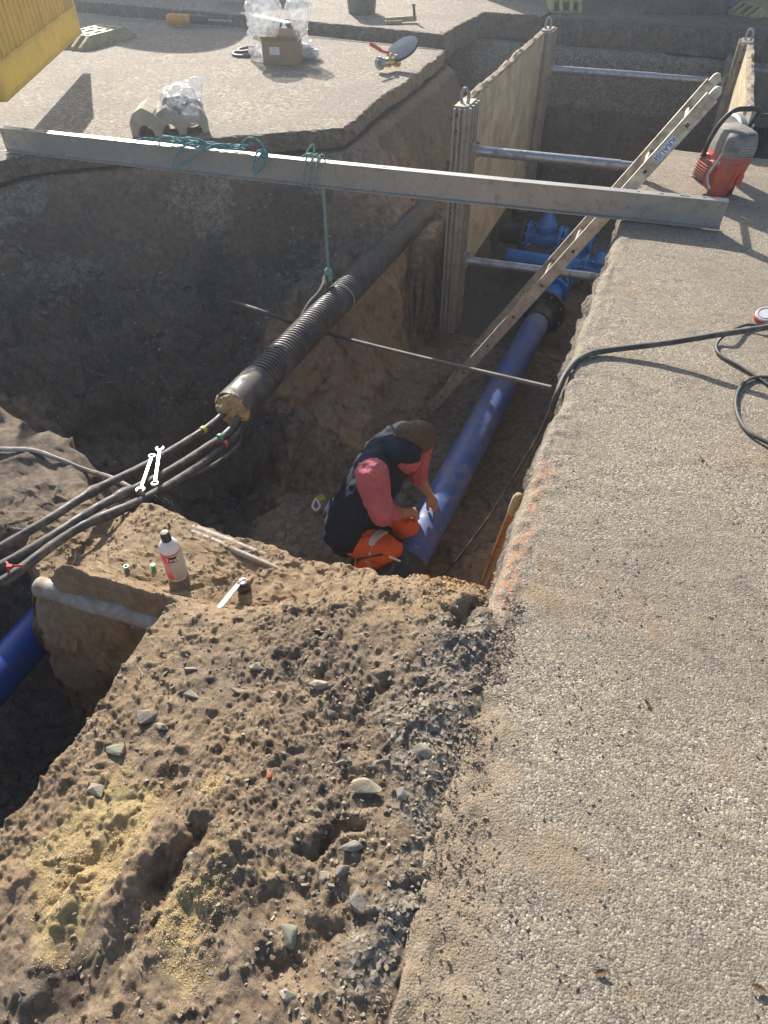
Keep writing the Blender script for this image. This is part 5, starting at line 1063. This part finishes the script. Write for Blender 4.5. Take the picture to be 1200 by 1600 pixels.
# head with face looking down at the hands
look = ((RH+LH)/2 - HD).normalized(); hu = (Zv*.75 + fwd*.45); hu = (hu - look*hu.dot(look)).normalized(); hs = look.cross(hu).normalized()
def hp_(x, y, z): return HD + hs*x + look*y + hu*z           # x side, y face forward, z crown
Rm = Matrix((hs, look, hu)).transposed()
ells = [(hp_(0,-.015,.035), .076, .095, .088, Rm), (hp_(0,.02,-.045), .058, .07, .075, Rm), (hp_(0,.072,-.02), .03, .03, .045, Rm), (hp_(0,.055,-.095), .03, .028, .022, Rm), (hp_(0,.10,-.022), .014, .018, .022, Rm), (hp_(0,.093,.012), .008, .01, .022, Rm),
        (hp_(.083,-.005,-.018), .012, .021, .033, Rm), (hp_(-.083,-.005,-.018), .012, .021, .033, Rm), (hp_(0,.083,-.060), .024, .010, .007, Rm), (hp_(0,.082,-.074), .02, .010, .007, Rm), (hp_(0,.075,.030), .055, .018, .012, Rm), (hp_(.033,.068,.006), .017, .015, .012, Rm), (hp_(-.033,.068,.006), .017, .015, .012, Rm)]
skin_caps += [(NK - Zv*.06, hp_(0,-.02,-.06), .062, .055)]
def hand(wr, tip, back, thumb_side, curl, par_caps):
    d = (tip-wr).normalized(); b = (back - d*back.dot(d)).normalized(); s_ = d.cross(b)*thumb_side
    k1 = wr + d*.088
    for i, (o, ln3) in enumerate(((.030,.072),(.010,.080),(-.010,.074),(-.029,.058))):
        a = wr + d*.02 + s_*o*.6; kn_ = k1 + s_*o - d*abs(o)*.15; par_caps.append((a, kn_, .014, .0115))
        p = kn_; dd = d.copy()
        for j, fr in enumerate((.45,.32,.23)):
            c_ = curl[i] if isinstance(curl, (list, tuple)) else curl; dd = (Quaternion(s_.cross(Zv*0 + d).normalized() if False else s_, 0) @ dd)
            ang = c_*(1.0 if j else .8); dd = (dd*math.cos(ang) - b*math.sin(ang)*1.0); bb_ = (b*math.cos(ang) + dd*0 + d*math.sin(ang)*0); dd.normalize()
            q2 = p + dd*ln3*fr; par_caps.append((p, q2, .0092 - .0008*j, .0086 - .0009*j)); p = q2
    t0_ = wr + d*.03 + s_*.026; t1_ = t0_ + d*.035 + s_*.022 - b*.012; t2_ = t1_ + d*.030 + s_*.002 - b*.014; par_caps += [(wr + d*.01 + s_*.012, t0_, .014, .0125), (t0_, t1_, .0125, .0105), (t1_, t2_, .0105, .009)]
    par_caps += [(wr - d*.01, wr + d*.05, .020, .026)]
rw = RE + (RH-RE)*.78; lw = LE + (LH-LE)*.72
skin_caps += [(RE + (RH-RE)*.05, rw, .043, .028), (LE, lw, .045, .029)]
hand(rw, RH + (RH-RE).normalized()*.06 - Zv*.01, (Zv*.7 - AX*.6), 1, [.75,.85,.9,.95], skin_caps)
hand(lw, LH + (LH-LE).normalized()*.06, (Zv*.85 + NX*.3), 1, [.22,.2,.22,.28], skin_caps)
skin = blob('skin', skin_caps, M['skin'], per, .0042, 2, 0, 1, ells)
m_ = MB()
for sx in (-.033, .033):
    m_.lathe([(.0001,-.011),(.008,-.008),(.0115,0),(.008,.008),(.0001,.011)], hp_(sx,.074,.004), look, 14)
m_.build('eyes', M['white'], skin, True)
hair = blob('hair', [(hp_(0,-.075,-.03), hp_(0,-.06,.0), .05, .07)], M['hair'], per, .005, 2, .006, 60, [(hp_(0,-.024,.046), .080, .095, .085, Rm), (hp_(0,-.055,.008), .074, .060, .065, Rm)])
# torso in a padded navy vest, bent forward
v_caps = [(HP - AX*.02, CH - NX*.03 + AX*.03 - Zv*.04, .135, .115), (HP + AX*.12, CH + AX*.13 - Zv*.04, .12, .11), (RS + AX*.07 - Zv*.01 - NX*.02, LS_ - NX*.02, .075, .080), (CH, NK + NX*.01, .10, .070),
          (HP - AX*.10, CH - AX*.05 - Zv*.06, .12, .10), (HP - AX*.13 - Zv*.05, HP - AX*.10 + NX*.17 - Zv*.05, .115, .085), (HP + NX*.02 - AX*.12 - Zv*.05, HP - NX*.08 - Zv*.03, .09, .10)]
v_caps = [(a_ - NX*.015, b_ - NX*.012, ra_*1.10, rb_*1.10) for a_, b_, ra_, rb_ in v_caps]
blob('vest', v_caps, M['navy'], per, .008, 3, .022, 9)
# shirt sleeves to the elbow and collar
s_caps = [(RS, RS + (RE-RS)*.5 - NX*.01, .088, .076), (RS + (RE-RS)*.5 - NX*.01, RE, .076, .062), (RE, RE + (RH-RE)*.26, .060, .050), (LS_ + NX*.06, LE, .072, .058), (LE, LE + (LH-LE)*.14, .058, .054), (NK - Zv*.045, NK - Zv*.01, .082, .070)]
blob('shirt', s_caps, M['shirt'], per, .006, 3, .011, 20)
# trousers
RK = at(607, 862, -1.44) ; LK = at(634, 826, -1.46); RA = at(566, 880, -1.62); LA = at(575, 845, -1.67)
t_caps = [(HP - AX*.13 - Zv*.06, RK, .112, .080), (HP + AX*.10 - Zv*.02, LK, .105, .075), (RK, RA, .072, .050), (LK, LA, .072, .050), (HP - AX*.08 - Zv*.05, HP + AX*.10 - Zv*.04, .135, .13)]
tro = blob('trousers', t_caps, M['hivis'], per, .008, 3, .014, 14)
def stripe(a, b_, t_, r, w, par):
    c = Vector(a)*(1-t_) + Vector(b_)*t_; d = (Vector(b_)-Vector(a)).normalized(); m_ = MB(); m_.lathe([(r*.97, -w/2), (r, -w/2+.002), (r*1.0, w/2-.002), (r*.97, w/2)], c, d, 28); m_.build('reflective_band', M['reflective'], par, True)
stripe(HP + AX*.10 - Zv*.02, LK, .70, .098, .045, tro); stripe(HP - AX*.10 - Zv*.04, RK, .72, .101, .045, tro); stripe(RK, RA, .55, .068, .045, tro)
for a, k_ in ((RA, -1), (LA, 1)):
    blob('boot', [(a - NX*.02, a + NX*.14 - Zv*.03 , .052, .042), (a, a + Zv*.08, .05, .052), (a - NX*.03 - Zv*.03, a + NX*.16 - Zv*.05, .035, .034)], M['leather'], per, .007, 2, .003, 20)
m_ = MB()
for (px, py, z, s_) in ((575,708,-.93,.013),(581,715,-.93,.018),(592,690,-.89,.016)):
    pass
m_ = MB(); m_.box(at(500,779,-1.66), .07, .05, .012, V3_((.8,.6,0)), V3_((-.6,.8,.3)).normalized()); o = m_.build('yellow_rag', simple('yellow_cloth', (.45,.42,.05), .8), None, bevel=.004)
tag(o, 'small yellow green rag on the pit floor behind the worker', 'rag')
m_ = MB(); m_.tube(catmull([at(488,795,-1.68)+Zv*.02, at(494,787,-1.68)+Zv*.04, at(500,794,-1.68)+Zv*.02, at(494,800,-1.68)+Zv*.015, at(488,795,-1.68)+Zv*.02]), .008, 8); tag(m_.build('white_scrap', M['white'], None, True), 'small white looped scrap lying left of the worker', 'scrap')
fr = empty('folding_rule', at(590, 880, -1.35), 'jointed folding rule with red and white ends beside the worker', 'rule')
A_r = at(554, 893, -1.22); B_r = at(556, 874, -1.20); C_r = at(598, 866, -1.22); D_r = at(626, 877, -1.24)
def stick(a, b_, mats):
    n = len(mats)
    for i, mt in enumerate(mats): m_ = MB(); m_.bar(a + (b_-a)*(i/n), a + (b_-a)*((i+1)/n), .013, .004, Zv); m_.build('segment', mt, fr)
stick(A_r, B_r, [M['white'], M['red'], M['red']]); stick(B_r, C_r, [M['black']]); stick(C_r, D_r, [M['red'], M['white'], M['white']])
# ------------------------------------------------------------------ unseen container and drum, added beyond the top of the view to throw shade
shade_box0 = Vector((.7, 12.7, .1)); ht = empty('unseen_shade_box', shade_box0, 'grey corrugated container added out of view beyond the road to throw shade', 'container')
M['shade_box'] = simple('shade_box_paint', (.22,.25,.27), .6, 0, .15, 3, .2)
m_ = MB(); dxh = (NX*.97 + AX*-.24).normalized(); dyh = Vector((-dxh.y, dxh.x, 0)); Lh = 5.2; vs = []; k = 104
for i in range(k+1):
    o_ = shade_box0 + dxh*(Lh*i/k) + dyh*(.035 if (i//2) % 2 else 0); vs += [o_ + Zv*.12, o_ + Zv*2.0]
m_.add(vs, [(2*i, 2*i+2, 2*i+3, 2*i+1) for i in range(k)]); m_.box(shade_box0 + dxh*(Lh/2) + dyh*1.0 + Zv*1.06, Lh-.02, 1.9, 1.88, dxh, dyh, Zv); m_.build('wall', M['shade_box'], ht)
m_ = MB()
for x_ in (0, Lh): m_.box(shade_box0 + dxh*x_ + Zv*1.05, .12, .12, 2.1, dxh, dyh, Zv)
m_.box(shade_box0 + dxh*(Lh/2) + Zv*.06, Lh, .10, .12, dxh, dyh, Zv); m_.box(shade_box0 + dxh*(Lh/2) + Zv*2.05, Lh, .12, .10, dxh, dyh, Zv); m_.build('frame', M['shade_box'], ht, bevel=.01)
dr0 = Vector((-3.5, 12.75, .11)); dr_ = empty('unseen_shade_drum', dr0, 'wooden cable drum added out of view beyond the raised slab to throw shade', 'cable drum'); ad = V3_((.25, 1, 0)).normalized(); rim = 1.2  # added unseen drum, sized so its round shadow reaches the left slab
for o_ in (-.35, .35):
    m_ = MB(); c_ = dr0 + Zv*rim + ad*o_; e1 = ad.cross(Zv)
    m_.lathe([(.30,-.02),(rim,-.02),(rim,.02),(.30,.02),(.30,-.02)], c_, ad, 48); m_.build('flange', M['stake'], dr_)
m_ = MB(); m_.lathe([(.36,-.33),(.36,.33)], dr0 + Zv*rim, ad, 32); m_.build('core', M['stake'], dr_)

# ------------------------------------------------------------------ haze volume added to stand in for lens glare
hz_ = bpy.data.materials.new('glare_haze'); hz_.use_nodes = True; ht_ = hz_.node_tree; ht_.nodes.remove(ht_.nodes['Principled BSDF']); pvn = ht_.nodes.new('ShaderNodeVolumePrincipled')
pvn.inputs['Density'].default_value = 0.0078; pvn.inputs['Color'].default_value = (.86, .92, 1.0, 1); pvn.inputs['Anisotropy'].default_value = .68; ht_.links.new(pvn.outputs[0], ht_.nodes['Material Output'].inputs['Volume'])
m_ = MB(); m_.box((0, 0, .65), 150, 150, 7.0); o = m_.build('haze', hz_); tag(o, 'thin haze added over the whole site in place of lens glare', 'haze', kind='stuff')

# ------------------------------------------------------------------ dry leaves and twigs
M['leaf'] = simple('dry_leaf', (.13,.085,.04), .8, 0, .4, 40)
for px, py, sz_, lab in ((1186,1545,.016,'dark dry leaf near the bottom right corner of the pavement'), (940,1520,.014,'narrow dry leaf on the lower pavement'), (560,1,.01,None), (1012,1100,.012,'curled dry leaf in the middle of the pavement'), (1096,716,.012,'small dry leaf below the looping hoses'), (925,446,.014,'dry leaf by the broken pavement edge above the hose')):
    if lab is None: continue
    q_ = at(px, py, .004); a = random.uniform(0, 6.28); d = V3_((math.cos(a), math.sin(a), .12)); e = V3_((-math.sin(a), math.cos(a), .1)); m_ = MB()
    pts = [(-1,0,.1),(-.4,.42,.3),(.3,.4,.35),(1,0,.6),(.3,-.4,.3),(-.4,-.4,.2),(0,0,0)]
    m_.add([q_ + d*(x*sz_) + e*(y*sz_) + Zv*(z*sz_*.6) for x, y, z in pts], [(6,0,1),(6,1,2),(6,2,3),(6,3,4),(6,4,5),(6,5,0)]); o = m_.build('leaf', M['leaf'], None); k_ = o.modifiers.new('thickness', 'SOLIDIFY'); k_.thickness = .0006; tag(o, lab, 'leaf')
for (a, b_, lab) in (((645,1380),(676,1402),'thin pale twig near the pavement edge on the mound'), ((218,1045),(225,1072),'curved dry rootlet near the dark pit edge')):
    A1 = on_ground(*a) + Zv*.006; B1 = on_ground(*b_) + Zv*.004; m_ = MB(); m_.tube(catmull([A1, A1*.6+B1*.4 + V3_((.003,0,.004)), B1]), .0012, 6); tag(m_.build('twig', M['stake'], None, True), lab, 'twig')
